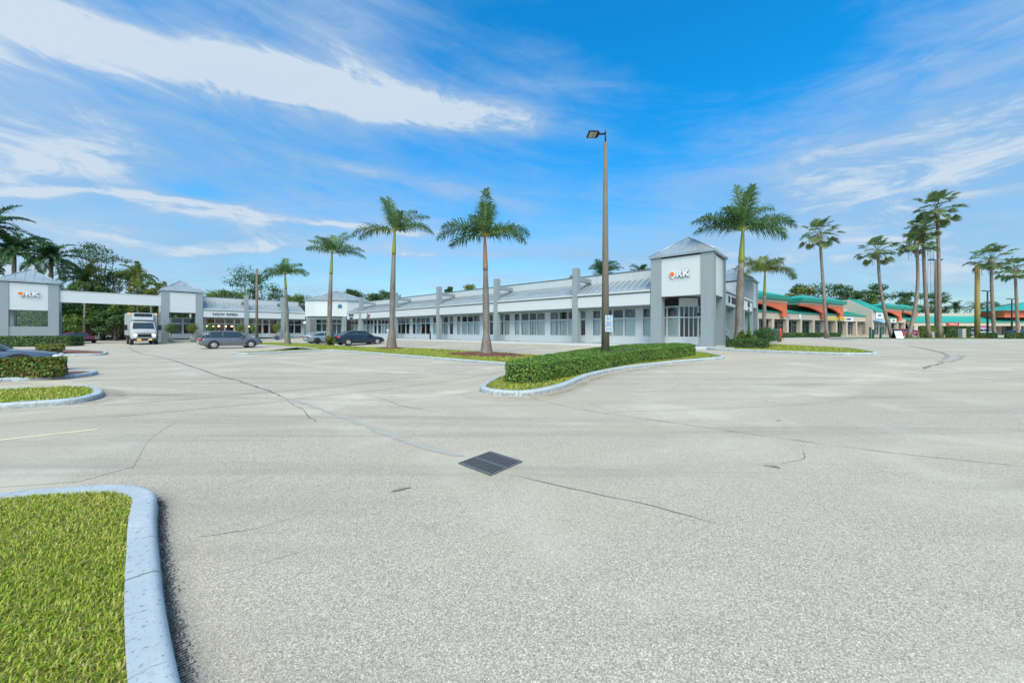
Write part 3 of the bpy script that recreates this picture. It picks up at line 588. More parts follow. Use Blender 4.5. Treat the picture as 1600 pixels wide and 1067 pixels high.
hedge('clipped_hedge', hp, .55, 1250, .062, .12, 'long low clipped green hedge winding round the foot of the tall lamp post', 7)
# palm strip in front of the shops
strip_l = [(-26.5, -16.9), (-6, -15.9), (-5.1, -16.2), (-4.5, -21.0), (-3.6, -21.9), (-2.7, -21.2), (-3.0, -16.2), (-2.2, -15.7), (8, -15.4), (16.2, -15.2), (17.4, -14.4), (17.2, -12.2), (15.5, -10.5), (8, -10.1), (0, -10.4), (-6, -11.9), (-12, -12.1), (-20, -12.3), (-26, -13), (-27.2, -15)]
in5 = kerb('kerb_palm_strip', [wor(*p) for p in strip_l], 'long pale kerb round the grass strip with the row of palms')
fillpoly('lawn_palm_strip', in5, .09, 'turf', 'soil under the grass strip with the row of palms', 'ground')
grass('grass_palm_strip', in5, 42000, .07, .03, .09, 'mown grass strip under the row of palms', 8, .9)
def mound(name, cx, cy, rx, ry, rot, h, label, seed=1, material='mulch', n=1500):
    rs = np.random.RandomState(seed); root = empty(name, (cx, cy, g(cx, cy)+.10), rot, label, 'mulch'); mb = MB(); rows = []
    for i in range(7):
        f = i/6; rows.append([(rx*f*math.cos(a*math.pi/12)*(1+.06*math.sin(a*2)), ry*f*math.sin(a*math.pi/12), h*(1-f*f)+.005) for a in range(25)])
    mb.grid(rows); me = mb.mesh('bed'); 
    ob('bed', me, material, root)
    r = np.sqrt(rs.rand(n)); a = rs.rand(n)*6.283; c = np.c_[rx*r*np.cos(a), ry*r*np.sin(a), h*(1-r*r)+.015]
    V, F = leafquads(c, np.tile([0, 0, 1.], (n, 1)), .09, rs, .4); npmesh('chips', V, F, 'chips', root)
M['chips'] = mat('bark_chips', build=leafm([(.16, .05, .03), (.26, .11, .07), (.33, .19, .12), (.10, .04, .03)], .9, 0.))
# right hand landscaped corner
in6 = kerb('kerb_right_corner', [(12.9, 23.3), (14.5, 20.6), (16.0, 19.0), (17.3, 18.0), (18.6, 18.0), (19.8, 19.4), (21.9, 22.6), (22.2, 26), (22.7, 31.5), (26, 35.0), (31, 41), (40.5, 52.5), (37, 54), (28.6, 42.5), (21.0, 34.0), (16.0, 27.6)], 'pale kerb round the planted corner right of the shops')
fillpoly('lawn_right_corner', in6, .09, 'turf', 'soil of the planted corner right of the shops', 'ground')
grass('grass_right_corner', [p for p in in6 if p[1] < 34], 20000, .06, .03, .09, 'mown grass of the planted corner right of the shops', 9, .9)
# far right planted strip
in7 = kerb('kerb_far_right', [(47, 48), (58, 46.5), (80, 46), (110, 47), (112, 60), (85, 62), (60, 61), (50, 56), (46.5, 51)], 'long kerb of the planted strip at far right under the fan palms', smooth_step=1.0)
fillpoly('lawn_far_right', in7, .09, 'turf', 'soil of the planted strip at far right', 'ground')
in8 = kerb('kerb_far_hedge', [(36, 53.5), (41.5, 54.8), (60.2, 62.8), (59.5, 66.5), (40, 59.5), (35, 56)], 'kerb under the low hedge before the coral shops', smooth_step=1.0)
# ================================================================== plaza building (local frame: x along the long front, y going back, z from .38)
PB = (P4[0], P4[1], .38)
def text(name, s, size, material, parent, loc, rot, ext=.03, align='CENTER', bold=0., shear=0., sx=1., side=None):
    cu = bpy.data.curves.new(name, 'FONT'); cu.body = s; cu.size = size; cu.extrude = ext; cu.align_x = align; cu.align_y = 'CENTER'
    cu.offset = bold; cu.shear = shear; cu.resolution_u = 3; cu.space_character = 1.08
    tmp = bpy.data.objects.new('tmp', cu); me = bpy.data.meshes.new_from_object(tmp); bpy.data.objects.remove(tmp); bpy.data.curves.remove(cu)
    me.name = name; me.materials.clear(); me.materials.append(M[material])
    if side:
        me.materials.append(M[side])
        for p in me.polygons: p.material_index = 0 if p.normal.z > .7 else 1
    o = bpy.data.objects.new(name, me); C.objects.link(o); o.parent = parent; o.location = loc; o.rotation_euler = rot; o.scale = (sx, 1, 1)
    return o
plaza = empty('shopping_plaza', PB, ROT, 'long white and blue grey shopping plaza with square corner towers and metal roof bands', 'building')
mb = MB(); mb.box(-49, 15.6, 5.1, 20.5, -.3, 5.99); mb.box(-49.2, -46.2, -19, 5.0, -.8, 5.98); mb.box(-46.1, 15.7, 2.95, 20.4, 6.0, 6.11); mb.box(15.7, 17.75, 2.95, 17.6, 6.0, 6.10); mb.box(-46.1, -44.05, -18.4, 2.9, 6.0, 6.1)
ob('rear_block', mb, 'white', plaza)
# parapets: long front and side wing, with grey cap
def parap(x0, x1, y0, y1):
    mb = MB(); mb.box(x0, x1, y0, y1, 5.5, 6.33); a = ob('parapet', mb, 'white', plaza)
    mb = MB(); mb.box(x0-.03, x1+.03, y0-.04, y1+.04, 6.33, 6.41); ob('parapet_cap', mb, 'trim', a)
parap(-41.2, 16.6, 2.6, 2.9); parap(-44.0, -43.7, -18.2, -5.2); parap(17.8, 18.1, 4.0, 17.4)
# soffit slab and walkway
mb = MB(); mb.box(-36.0, 16.5, .12, 3.0, 3.12, 3.2); mb.box(-43.7, -41.22, -18.2, -5.0, 3.12, 3.2); mb.box(17.8, 20.58, 4.0, 17.7, 3.12, 3.2); ob('soffit', mb, 'grey', plaza)
mb = MB(); mb.prism([(-44, -24), (-40.4, -24), (-40.4, -5.8), (-35.8, -1.0), (22, -1.0), (22, 23.4), (17, 23.4), (17, 3), (-44, 3)], lambda x, y: -.42, lambda x, y: .14 if y > -2 else .14+.45*max(-.8, y/18))
wk = ob('walkway', mb, 'concrete', None, 'raised concrete walkway along the plaza shopfronts', 'pavement', kind='structure', loc=PB, rot=ROT)
mb = MB(); mb.box(-35.8, 22.06, -1.06, -.9, -.2, .146); ob('walkway_kerb', mb, 'panel', None, 'white painted kerb face along the plaza walkway', 'kerb', kind='structure', loc=PB, rot=ROT)
# sloped metal roof bands between columns: long front
def band_roof(a, b, kind):
    """sloped standing seam panel + gutter edge + fascia box for the bay a..b"""
    mb = MB(); n = max(2, int(round((b-a)/.55)))
    if kind == 'front': Pt = lambda s, back, z: (s, back, z)
    elif kind == 'wing': Pt = lambda s, back, z: (-41.1-back, s, z)
    else: Pt = lambda s, back, z: (20.7-back, s, z)
    q = [Pt(a, .0, 4.40), Pt(b, .0, 4.40), Pt(b, 2.6, 5.62), Pt(a, 2.6, 5.62)]; q2 = [(x, y, z-.08) for x, y, z in q]
    mb.add(q+q2, [(0, 1, 2, 3), (7, 6, 5, 4), (0, 4, 5, 1), (1, 5, 6, 2), (2, 6, 7, 3), (3, 7, 4, 0)])
    for i in range(n+1):
        s = a+.04+(b-a-.08)*i/n; mb.tube([Pt(s, -.02, 4.42), Pt(s, 2.58, 5.65)], .028, 4)
    ro = ob('metal_roof', mb, 'metal', plaza)
    mb = MB(); c0, c1 = Pt(a, -.10, 4.30), Pt(b, .06, 4.40)
    mb.box(min(c0[0], c1[0]), max(c0[0], c1[0]), min(c0[1], c1[1]), max(c0[1], c1[1]), 4.27, 4.395); ob('gutter', mb, 'panel', ro)
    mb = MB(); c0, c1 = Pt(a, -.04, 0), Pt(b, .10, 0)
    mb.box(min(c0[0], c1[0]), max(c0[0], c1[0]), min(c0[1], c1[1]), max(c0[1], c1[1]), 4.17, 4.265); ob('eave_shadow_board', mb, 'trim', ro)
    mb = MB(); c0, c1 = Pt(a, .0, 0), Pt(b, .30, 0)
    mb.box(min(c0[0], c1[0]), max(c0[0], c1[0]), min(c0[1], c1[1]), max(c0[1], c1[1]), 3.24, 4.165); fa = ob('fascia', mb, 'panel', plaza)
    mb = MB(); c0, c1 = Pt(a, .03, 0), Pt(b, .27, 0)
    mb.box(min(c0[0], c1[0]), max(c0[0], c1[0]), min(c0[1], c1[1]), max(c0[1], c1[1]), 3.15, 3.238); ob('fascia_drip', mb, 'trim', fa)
FC = [-31.1, -20.4, -10.1, 0.0, 9.8]
ed = [-36.0]+FC+[16.4]
for i in range(len(ed)-1): band_roof(ed[i]+(.25 if i else 0), ed[i+1]-(.25 if i < len(ed)-2 else 0), 'front')
for a, b in ((-18.4, -13.55), (-13.05, -8.6), (-8.1, -5.0)): band_roof(a, b, 'wing')
band_roof(4.1, 17.7, 'side')
def column(x, y, kind, top=6.78):
    mb = MB(); h = .26
    if kind == 'front': mb.box(x-h, x+h, -.12, .42, -.3, top)
    elif kind == 'wing': mb.box(-41.55, -40.98, y-h, y+h, -.8, top)
    co = ob('column', mb, 'grey', plaza)
    mb = MB()
    if kind == 'front': mb.box(x-h-.03, x+h+.03, -.15, .45, -.3, .32)
    else: mb.box(-41.58, -40.95, y-h-.03, y+h+.03, -.8, .32)
    ob('column_plinth', mb, 'grey', co)
    mb = MB()
    if kind == 'front': mb.prof([(.42, 5.64), (2.6, 5.50+.18), (2.6, 6.04), (.42, 6.02)], x-.16, x+.16, 'x')
    else: mb.box(-43.7, -41.55, y-.16, y+.16, 5.64, 6.0)
    ob('brace', mb, 'grey', co)
    mb = MB(); q = [(.43, 4.60), (2.6, 5.62), (2.6, 5.54), (.43, 4.52)]
    if kind == 'front': mb.prof(q, x-.249, x+.249, 'x')
    else: mb.prof([(-41.1-a, b) for a, b in q], y-.249, y+.249)
    ob('roof_infill', mb, 'metal', co)
for x in FC: column(x, 0, 'front')
for y in (-13.3, -8.35): column(0, y, 'wing')
for y in (8.2, 12.9):
    mb = MB(); mb.box(20.2, 20.68, y-.24, y+.24, -.2, 3.15); ob('column', mb, 'grey', plaza)
# -------------------------------------------------------- corner towers
def tower(x0, x1, y0, y1, faces, name='corner_tower', base=-.3, parent=None, open_=True, ct=6.66, pz=(3.78, 6.60)):
    root = ob(name, (lambda m_: (m_.box(x0+.1, x1-.1, y0+.1, y1-.1, 6.45, 6.6), m_)[1])(MB()), 'trim', parent or plaza)
    cs = .78
    for cx, cy in ((x0, y0), (x1-cs, y0), (x0, y1-cs), (x1-cs, y1-cs)):
        mb = MB(); mb.box(cx, cx+cs, cy, cy+cs, base, ct+.08); mb.box(cx-.03, cx+cs+.03, cy-.03, cy+cs+.03, base, .30); ob('tower_column', mb, 'grey', root)
    mb = MB(); mb.hip(x0-.12, x1+.12, y0-.12, y1+.12, ct+.16, ct+1.72); ob('hipped_roof', mb, 'metal', root)
    for f in faces:
        mb = MB(); z0, z1 = pz; c = cs+.003
        if f == 'f': mb.box(x0+c, x1-c, y0+.06, y0+.30, z0, z1)
        if f == 'r': mb.box(x1-.30, x1-.06, y0+c, y1-c, z0, z1)
        if f == 'l': mb.box(x0+.06, x0+.30, y0+c, y1-c, z0, z1)
        if f == 'b': mb.box(x0+c, x1-c, y1-.3, y1-.06, z0, z1)
        ob('sign_panel', mb, 'panel', root)
    mb = MB(); mb.box(x0+.3, x1-.3, y0+.3, y1-.3, z0+.1, z0+.2); ob('tower_soffit', mb, 'panel', root)
    return root
tower(16.45, 20.7, 0.0-.06, 4.1, 'frlb'); tower(16.45, 20.7, 17.75, 22.2, 'frlb')
mb = MB(); mb.box(19.2, 19.3, 6.5, 6.6, 2.6, 2.7); mb.box(19.32, 19.62, 1.5, 1.7, 2.35, 2.55); ob('wall_lamp', mb, 'lampm', plaza)
# side wing end tower (left of the drive)
tower(-45.2, -41.05, -22.75, -18.45, 'frlb', base=-.6)
# inner corner tower with a faceted front
it = MB(); poly = [(-41.1, -5.0), (-38.9, -4.1), (-37.0, -2.2), (-36.1, 0), (-36.1, 4.0), (-41.1, 4.0)]
it.prism(poly, 3.75, 6.5); itw = ob('inner_corner_tower', it, 'panel', plaza)
mb = MB(); ap = (-39.0, -.5, 8.3); pe = offset(poly, -.25)
mb.prism(pe, 6.5, 6.62); mb.add([(x, y, 6.625) for x, y in pe]+[ap], [(i, (i+1) % 6, 6) for i in range(6)])
for i in range(6):
    a, b = pe[i], pe[(i+1) % 6]; mb.tube([(*a, 6.64), (ap[0], ap[1], ap[2]+.02)], .05, 5)
    for f in (.25, .5, .75):
        q = (a[0]+(b[0]-a[0])*f, a[1]+(b[1]-a[1])*f); w_ = 1-abs(2*f-1); mx, my = (a[0]+b[0])/2, (a[1]+b[1])/2
        mb.tube([(*q, 6.65), (q[0]+(ap[0]-mx)*w_, q[1]+(ap[1]-my)*w_, 6.65+(ap[2]-6.62)*w_)], .025, 4)
ob('hipped_roof', mb, 'metal', itw)
mb = MB(); mb.prism(offset(poly, .5), 3.2, 3.75); ob('tower_soffit', mb, 'grey', itw)
for (x, y) in ((-40.9, -4.6), (-36.5, -.3)):
    mb = MB(); mb.box(x-.28, x+.28, y-.28, y+.28, -.4, 3.75); ob('tower_column', mb, 'grey', itw)
# -------------------------------------------------------- shopfronts
def lite(root, ax, s0, s1, plane, kind='w', fill='V', top='N', z=(.82, 2.22, 2.34, 3.04), seed=0):
    """one storefront light: frame (object), pane, blind and poster as its children. ax: 'x' front, 'y-' wing (faces +x), 'y+' side"""
    rs = random.Random(seed*7+int(s0*31)); fr = .045 if kind == 'w' else .085
    P = (lambda s, dpt, z_: (s, plane+dpt, z_)) if ax == 'x' else (lambda s, dpt, z_: (plane-dpt, s, z_))
    def bx(mb, a, b, d0, d1, z0, z1):
        p, q = P(a, d0, z0), P(b, d1, z1); mb.box(min(p[0], q[0]), max(p[0], q[0]), min(p[1], q[1]), max(p[1], q[1]), z0, z1)
    mb = MB(); z0, z1, z2, z3 = z; lo = .17 if kind == 'd' else z0-fr
    for a, b in ((s0, s0+fr), (s1-fr, s1)): bx(mb, a, b, -.03, .07, lo, z3+fr)
    bx(mb, s0+fr, s1-fr, -.028, .068, z0-fr, z0); bx(mb, s0+fr, s1-fr, -.028, .068, z1, z2); bx(mb, s0+fr, s1-fr, -.028, .068, z3, z3+fr)
    if kind == 'd': bx(mb, s0+fr, s1-fr, .0, .05, .17, z0-fr)
    else: pass
    o = ob('window' if kind == 'w' else 'door', mb, 'frame', root)
    mb = MB()
    for (a, b) in ((z0, z1), (z2, z3)): mb.add([P(s0+fr, .02, a), P(s1-fr, .02, a), P(s1-fr, .02, b), P(s0+fr, .02, b)], [(0, 1, 2, 3)])
    ob('pane', mb, 'glass', o)
    if kind == 'd':
        mb = MB(); hx = s1-.05; mb.tube([P(hx, -.09, 1.0), P(hx, -.09, 1.35)], .016, 6); bx(mb, hx-.01, hx+.01, -.09, -.03, 1.0, 1.02); bx(mb, hx-.01, hx+.01, -.09, -.03, 1.33, 1.35); ob('handle', mb, 'chrome', o)
    if fill in 'BVH':
        mb = MB()
        if fill == 'B': bx(mb, s0+fr, s1-fr, .10, .11, z0-.2, z1+.05)
        else:
            w_ = .085; s = s0+fr+.02; gap = rs.choice([0, 1, 2])
            while s < s1-fr-.05:
                a_ = rs.uniform(.2, .9) if fill == 'V' else .1
                if not (fill == 'V' and rs.random() < .16*gap):
                    p, q = P(s, .10, 0), P(s+w_*.8, .10+w_*a_*.8, 0); mb.add([(p[0], p[1], z0-.2), (q[0], q[1], z0-.2), (q[0], q[1], z1+.06), (p[0], p[1], z1+.06)], [(0, 1, 2, 3)])
                s += w_
        if mb.v: ob('blind', mb, 'blind', o)
    if top in 'PT' or fill == 'Q':
        mb = MB(); za, zb = (z2, z3) if top in 'PT' else (z0, z1)
        a, b = s0+fr+.01, s1-fr-.01; mb.m = 0 if top == 'P' else 3
        mb.add([P(a, .035, za), P(b, .035, za), P(b, .035, zb), P(a, .035, zb)], [(0, 1, 2, 3)])
        if top == 'P':
            c = (a+b)/2+rs.uniform(-.1, .1)*(b-a); hh = zb-za; r = min(hh*.34, (b-a)*.4)
            def disc(cx, cz, rx, rz, dpt, m_):
                mb.m = m_; mb.add([P(cx+rx*math.cos(t*.524)*(1+.12*math.sin(t*2.7)), dpt, min(zb-.01, max(za+.01, cz+rz*math.sin(t*.524)))) for t in range(12)], [tuple(range(12))])
            disc(c, za+hh*.56, r*1.15, r*1.05, .032, 2); disc(c+rs.uniform(-.06, .06), za+hh*.42, r*.62, r*.8, .029, 1); disc(c-rs.uniform(-.1, .1), za+hh*.08, r*1.1, r*.3, .026, 1)
        ob('poster', mb, ['poster1', 'skin', 'hair', 'poster2'], o)
    return o
def shop(ax, plane, s0, s1, lites, z=(.82, 2.22, 2.34, 3.04), zb=.145, ztop=3.16):
    """solid wall with openings for the listed lights"""
    P = (lambda s, dpt: (s, plane+dpt)) if ax == 'x' else (lambda s, dpt: (plane-dpt, s))
    mb = MB()
    def bx(a, b, z0, z1, d0=0., d1=.12):
        if b-a < .004: return
        p, q = P(a, d0), P(b, d1); mb.box(min(p[0], q[0]), max(p[0], q[0]), min(p[1], q[1]), max(p[1], q[1]), z0, z1)
    L = sorted(lites, key=lambda t: t[0]); bx(s0, s1, z[3]+.05, ztop); s = s0
    for l in L:
        bx(s, l[0], zb, z[3]+.048); s = l[1]
        if l[2] != 'd': bx(l[0], l[1], zb, z[0]-.05)
    bx(s, s1, zb, z[3]+.048)
    ob('shopfront_wall', mb, 'frame' if ax == 'x' else 'white', plaza)
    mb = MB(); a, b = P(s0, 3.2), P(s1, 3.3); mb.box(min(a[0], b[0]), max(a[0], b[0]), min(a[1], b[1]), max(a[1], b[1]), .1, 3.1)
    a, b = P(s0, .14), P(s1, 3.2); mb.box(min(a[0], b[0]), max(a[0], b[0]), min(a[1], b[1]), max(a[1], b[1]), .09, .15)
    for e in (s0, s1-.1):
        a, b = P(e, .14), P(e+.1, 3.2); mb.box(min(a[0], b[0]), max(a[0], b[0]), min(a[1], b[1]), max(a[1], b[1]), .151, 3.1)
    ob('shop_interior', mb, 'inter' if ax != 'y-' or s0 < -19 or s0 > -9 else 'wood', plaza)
    for i, l in enumerate(L): lite(plaza, ax, l[0], l[1], plane, l[2], l[3], l[4], z, i)
YW = 1.6
shop('x', YW, 9.2, 16.45, [(9.34, 9.98, 'd', 'N', 'P'), (10.62, 11.50, 'd', 'V', 'P'), (11.56, 12.55, 'w', 'V', 'N'), (12.6, 13.57, 'w', 'V', 'N'), (13.62, 14.63, 'w', 'B', 'P'), (15.21, 15.84, 'w', 'B', 'P'), (15.88, 16.4, 'w', 'B', 'N')])
shop('x', YW, -1.05, 9.15, [(-.99, -.34, 'w', 'V', 'P'), (-.28, .62, 'd', 'H', 'N'), (1.22, 2.04, 'd', 'B', 'P'), (2.2, 3.27, 'w', 'V', 'N'), (3.3, 4.28, 'w', 'V', 'N'), (4.31, 5.34, 'w', 'V', 'P'), (5.95, 6.99, 'w', 'V', 'P'), (7.02, 8.0, 'w', 'V', 'N'), (8.03, 8.76, 'w', 'B', 'N')])
shop('x', YW, -11.5, -1.1, [(-11.4, -11.1, 'w', 'V', 'N'), (-11.05, -10.1, 'w', 'B', 'N'), (-9.88, -9.0, 'd', 'N', 'P'), (-8.40, -7.56, 'd', 'B', 'P'), (-7.42, -6.4, 'w', 'B', 'N'), (-6.36, -5.32, 'w', 'B', 'N'), (-5.28, -4.18, 'w', 'B', 'P'), (-2.6, -1.9, 'd', 'N', 'N')])
shop('x', YW, -22.9, -11.55, [(-22.5, -21.36, 'w', 'N', 'T'), (-21.3, -20.1, 'w', 'N', 'T'), (-20.0, -18.98, 'd', 'N', 'P'), (-18.3, -17.4, 'd', 'N', 'P'), (-17.3, -16.22, 'w', 'V', 'P'), (-16.16, -15.1, 'w', 'N', 'P'), (-15.04, -14.0, 'w', 'N', 'T'), (-13.35, -12.5, 'w', 'B', 'N')])
shop('x', YW, -33.6, -22.95, [(-33.4, -32.1, 'w', 'B', 'T'), (-32.05, -30.95, 'w', 'V', 'N'), (-30.9, -29.8, 'w', 'B', 'N'), (-29.6, -28.6, 'd', 'N', 'N'), (-28.3, -27.2, 'd', 'N', 'N'), (-27.1, -26.1, 'w', 'B', 'N'), (-26.05, -25.1, 'w', 'V', 'N'), (-25.05, -24.1, 'w', 'B', 'N')])
shop('x', YW, -44.6, -33.65, [(-41.6, -40.8, 'w', 'V', 'N'), (-40.7, -39.9, 'w', 'V', 'N'), (-39.85, -39.0, 'w', 'H', 'N'), (-38.9, -37.8, 'w', 'N', 'N'), (-37.7, -36.6, 'w', 'V', 'N'), (-36.5, -35.4, 'w', 'V', 'N')])
shop('x', YW, 16.5, 18.05, [(16.72, 17.1, 'w', 'B', 'N'), (17.14, 18.0, 'w', 'B', 'P')])
# chamfered corner of the glazed shop under the corner tower
ch = empty('corner_shopfront', (18.05, YW, 0), 0); ch.parent = plaza
mb = MB(); mb.prism([(18.05, YW), (19.1, YW+1.0), (19.0, YW+1.1), (17.95, YW+.1)], .145, .78); mb.prism([(18.05, YW), (19.1, YW+1.0), (19.0, YW+1.1), (17.95, YW+.1)], 3.08, 3.75)
for i in range(5):
    f = i/4; x, y = 18.05+1.05*f, YW+1.0*f; mb.box(x-.035, x+.035, y-.035, y+.035, .781, 3.079)
mb.prism([(18.05, YW), (19.1, YW+1.0), (19.04, YW+1.06), (17.99, YW+.06)], 2.22, 2.32)
o = ob('mullions', mb, 'frame', ch, loc=(-18.05, -YW, 0))
mb = MB(); mb.add([(18.07, YW+.03, .78), (19.08, YW+1.03, .78), (19.08, YW+1.03, 3.08), (18.07, YW+.03, 3.08)], [(0, 1, 2, 3)]); ob('pane', mb, 'glass', ch, loc=(-18.05, -YW, 0))
shop('y+', 19.1, 2.62, 17.7, [(2.75, 3.5, 'w', 'V', 'N'), (3.55, 4.3, 'w', 'N', 'N'), (4.7, 5.5, 'd', 'N', 'N'), (5.55, 6.4, 'w', 'N', 'N'), (7.4, 8.4, 'w', 'N', 'N'), (8.45, 9.5, 'w', 'N', 'N'), (10.2, 11.1, 'd', 'N', 'N'), (11.15, 12.2, 'w', 'N', 'N')])
shop('y-', -42.7, -18.4, -13.4, [(-17.9, -16.9, 'w', 'N', 'N'), (-16.85, -15.7, 'w', 'N', 'N'), (-15.65, -14.6, 'w', 'N', 'N'), (-14.5, -13.7, 'd', 'N', 'N')])
shop('y-', -42.7, -13.35, -8.45, [(-13.0, -12.0, 'w', 'N', 'N'), (-11.9, -10.9, 'w', 'N', 'N'), (-10.8, -9.9, 'd', 'N', 'N'), (-9.8, -8.8, 'w', 'N', 'N')])
shop('y-', -42.7, -8.4, -4.6, [(-8.1, -7.2, 'w', 'N', 'N'), (-7.15, -6.2, 'w', 'N', 'N'), (-6.15, -5.1, 'w', 'N', 'N')])
shop('y-', -43.6, -22.0, -18.45, [(-21.6, -20.4, 'w', 'N', 'N'), (-20.3, -19.0, 'w', 'N', 'N')])
# glazed entry under the inner corner tower
en = MB(); en.box(-2.6, 2.6, 0, .1, 2.45, 2.6); en.box(-2.6, 2.6, 0, .1, -.25, .1); en.box(-2.6, 2.6, 0, .1, 3.25, 3.7)
for x in (-2.6, -1.6, -.75, .1, .95, 1.8, 2.5): en.box(x, x+.1, .002, .098, .1, 3.25)
en = ob('corner_entrance', en, 'frame', plaza, loc=(-39.9, -1.2, 0), rot=R(45)); mb = MB(); mb.add([(-2.6, .05, .1), (2.6, .05, .1), (2.6, .05, 3.25), (-2.6, .05, 3.25)], [(0, 1, 2, 3)]); ob('pane', mb, 'dglass', en)
# warm pendant lamps inside the restaurant of the side wing
for y in (-17.6, -16.9, -16.2, -15.4, -14.6, -12.4, -11.6):
    mb = MB(); mb.sphere((-43.9, y, 1.95), .13, 6, .8); mb.m = 1; mb.tube([(-43.9, y, 2.05), (-43.9, y, 3.1)], .006, 4); ob('pendant_lamp', mb, ['warmlamp', 'dark'], plaza)
# -------------------------------------------------------- signs
def ork(x, y, z, rotz, s, label, local=True):
    """round orange disc in a white drop-shaped ring followed by raised letters RK"""
    r = empty('logo_sign', (0, 0, 0), 0, label, 'sign', 'orange dot and RK logo signs')
    wx, wy = wor(x, y); r.location = (wx, wy, z); r.rotation_euler = (0, 0, ROT+rotz)
    mb = MB(); n = 28; pts = []
    for i in range(n):
        a = i/n*2*math.pi; rr = .36; 
        if -1.95 < (a if a < math.pi else a-2*math.pi) < -1.15: rr = .52-abs(((a-2*math.pi) if a > math.pi else a)+1.55)*.4
        pts.append((-.92+rr*math.cos(a), rr*math.sin(a)))
    mb.prof([(a*s, b*s) for a, b in pts], -.10, -.02); ob('logo_ring', mb, 'wtext', r)
    mb = MB(); mb.prof([(s*(-.97+.27*math.cos(i/24*6.283)), s*(.05+.27*math.sin(i/24*6.283))) for i in range(24)], -.13, -.102); ob('orange_disc', mb, 'orange', r)
    text('logo_letter', 'R', 1.02*s, 'wtext', r, (-.18*s, -.09, 0), (R(90), 0, 0), .07*s, bold=.035*s, side='edge', sx=1.05)
    text('logo_letter', 'K', 1.02*s, 'wtext', r, (.55*s, -.09, 0), (R(90), 0, 0), .07*s, bold=.035*s, side='edge', sx=1.05)
    return r
ork(18.62, 0, 5.72, 0, .62, 'white RK letters with an orange dot on the corner tower beside the biggest palm')
def wsign(name, label, lines, x, y, z, rotz, size, material, cat='sign', ext=.03, **kw):
    r = empty(name, (*wor(x, y), z), ROT+rotz, label, cat)
    for i, (s, dz_, sc_) in enumerate(lines): text('lettering', s, size*sc_, material, r, (0, -.035, dz_), (R(90), 0, 0), ext, **kw)
    return r
wsign('shop_sign', 'dark NOW OPEN lettering on the white band above the lit restaurant at left', [('NOW OPEN', 0, 1)], -41.1, -15.9, 4.06, R(90), .46, 'text', bold=.006, sx=1.1)
wsign('shop_sign', 'two line dark blue sign on the band right of the inner corner tower', [('SALATA', .2, 1), ('NAILS', -.28, .9)], -34.4, 0, 4.05, 0, .46, 'navy', bold=.014)
wsign('shop_sign', 'plum handwritten Jyc sign left of the second palm trunk', [('Jyc', .02, 1.35), ('studio', -.3, .36)], -28.3, 0, 4.08, 0, .66, 'purple', shear=.3)
wsign('shop_sign', 'large dark SALON lettering on the side band behind the big right palm', [('D   SALON', .0, 1)], 20.7, 7.0, 4.08, R(90), .78, 'text', bold=.01)
wsign('shop_sign', 'blue grey SPA lettering at the far end of the side band', [('SPA', .12, 1), ('nails', -.34, .5)], 20.7, 15.2, 4.08, R(90), .66, 'navy')
mb = MB(); mb.box(-.32, .32, -.05, -.01, -.28, .14); mb.sphere((0, -.04, .2), .28, 8, .6, 1, .15); ls = ob('logo_sign', mb, 'tealt', None, 'teal dome shaped logo on the right face of the inner corner tower', 'sign'); ls.location = (*wor(-36.5, -1.05), 5.85); ls.rotation_euler = (0, 0, ROT+R(68))
mb = MB(); mb.box(-.2, .2, -.06, -.01, -.5, .5); ls = ob('orange_panel', mb, 'orange', None, 'small orange plate on the parapet left of the inner corner tower', 'sign'); ls.location = (*wor(-43.66, -7.4), 6.25); ls.rotation_euler = (0, 0, ROT+R(90))
# -------------------------------------------------------- drive-through kiosk tower and beam at far left
kiosk = empty('gateway_tower', (*wor(-43.1, -33.4), 0), ROT, 'square white and grey gateway tower with an open window at the far left edge', 'building')
kw = MB(); x0, x1, y0, y1 = -2.1, 2.0, -2.1, 2.1
for cx, cy in ((x0, y0), (x1-.78, y0), (x0, y1-.78), (x1-.78, y1-.78)):
    mb = MB(); mb.box(cx, cx+.78, cy, cy+.78, 0, 7.1); ob('tower_column', mb, 'grey', kiosk)
for a in ((x0+.78, x1-.78, y0+.06, y0+.3), (x0+.78, x1-.78, y1-.3, y1-.06), (x0+.06, x0+.3, y0+.78, y1-.78), (x1-.3, x1-.06, y0+.78, y1-.78)):
    mb = MB(); mb.box(*a, 3.95, 7.0); ob('sign_panel', mb, 'panel', kiosk); mb = MB(); mb.box(*a, 0, 2.1); ob('low_wall', mb, 'grey', kiosk)
mb = MB(); mb.box(x0+.3, x1-.3, y0+.3, y1-.3, 6.8, 6.95); mb.box(x0-.1, x0-.02, y0+.8, y0+.9, 2.1, 3.9); ob('ceiling', mb, 'trim', kiosk)
mb = MB(); mb.add([(x1-.2, y0+.78, 2.1), (x1-.2, y1-.78, 2.1), (x1-.2, y1-.78, 3.95), (x1-.2, y0+.78, 3.95)], [(0, 1, 2, 3)]); ob('pane', mb, 'glass', kiosk)
mb = MB(); mb.hip(x0-.14, x1+.14, y0-.14, y1+.14, 7.2, 8.75); ob('hipped_roof', mb, 'metal', kiosk)
ork(-41.1, -33.3, 5.75, R(90), .66, 'white RK logo letters with an orange dot on the gateway tower at the far left')
mb = MB(); mb.box(-.3, .3, -4.3, 4.25, -.66, .66); gb = ob('gateway_beam', mb, 'panel', None, 'long pale beam spanning the drive between the two left towers', 'beam', loc=(*wor(-41.55, -27.0), 5.66), rot=ROT)
mb = MB(); mb.box(-.34, .34, -4.3, 4.25, .663, .73); ob('beam_cap', mb, 'white', gb)
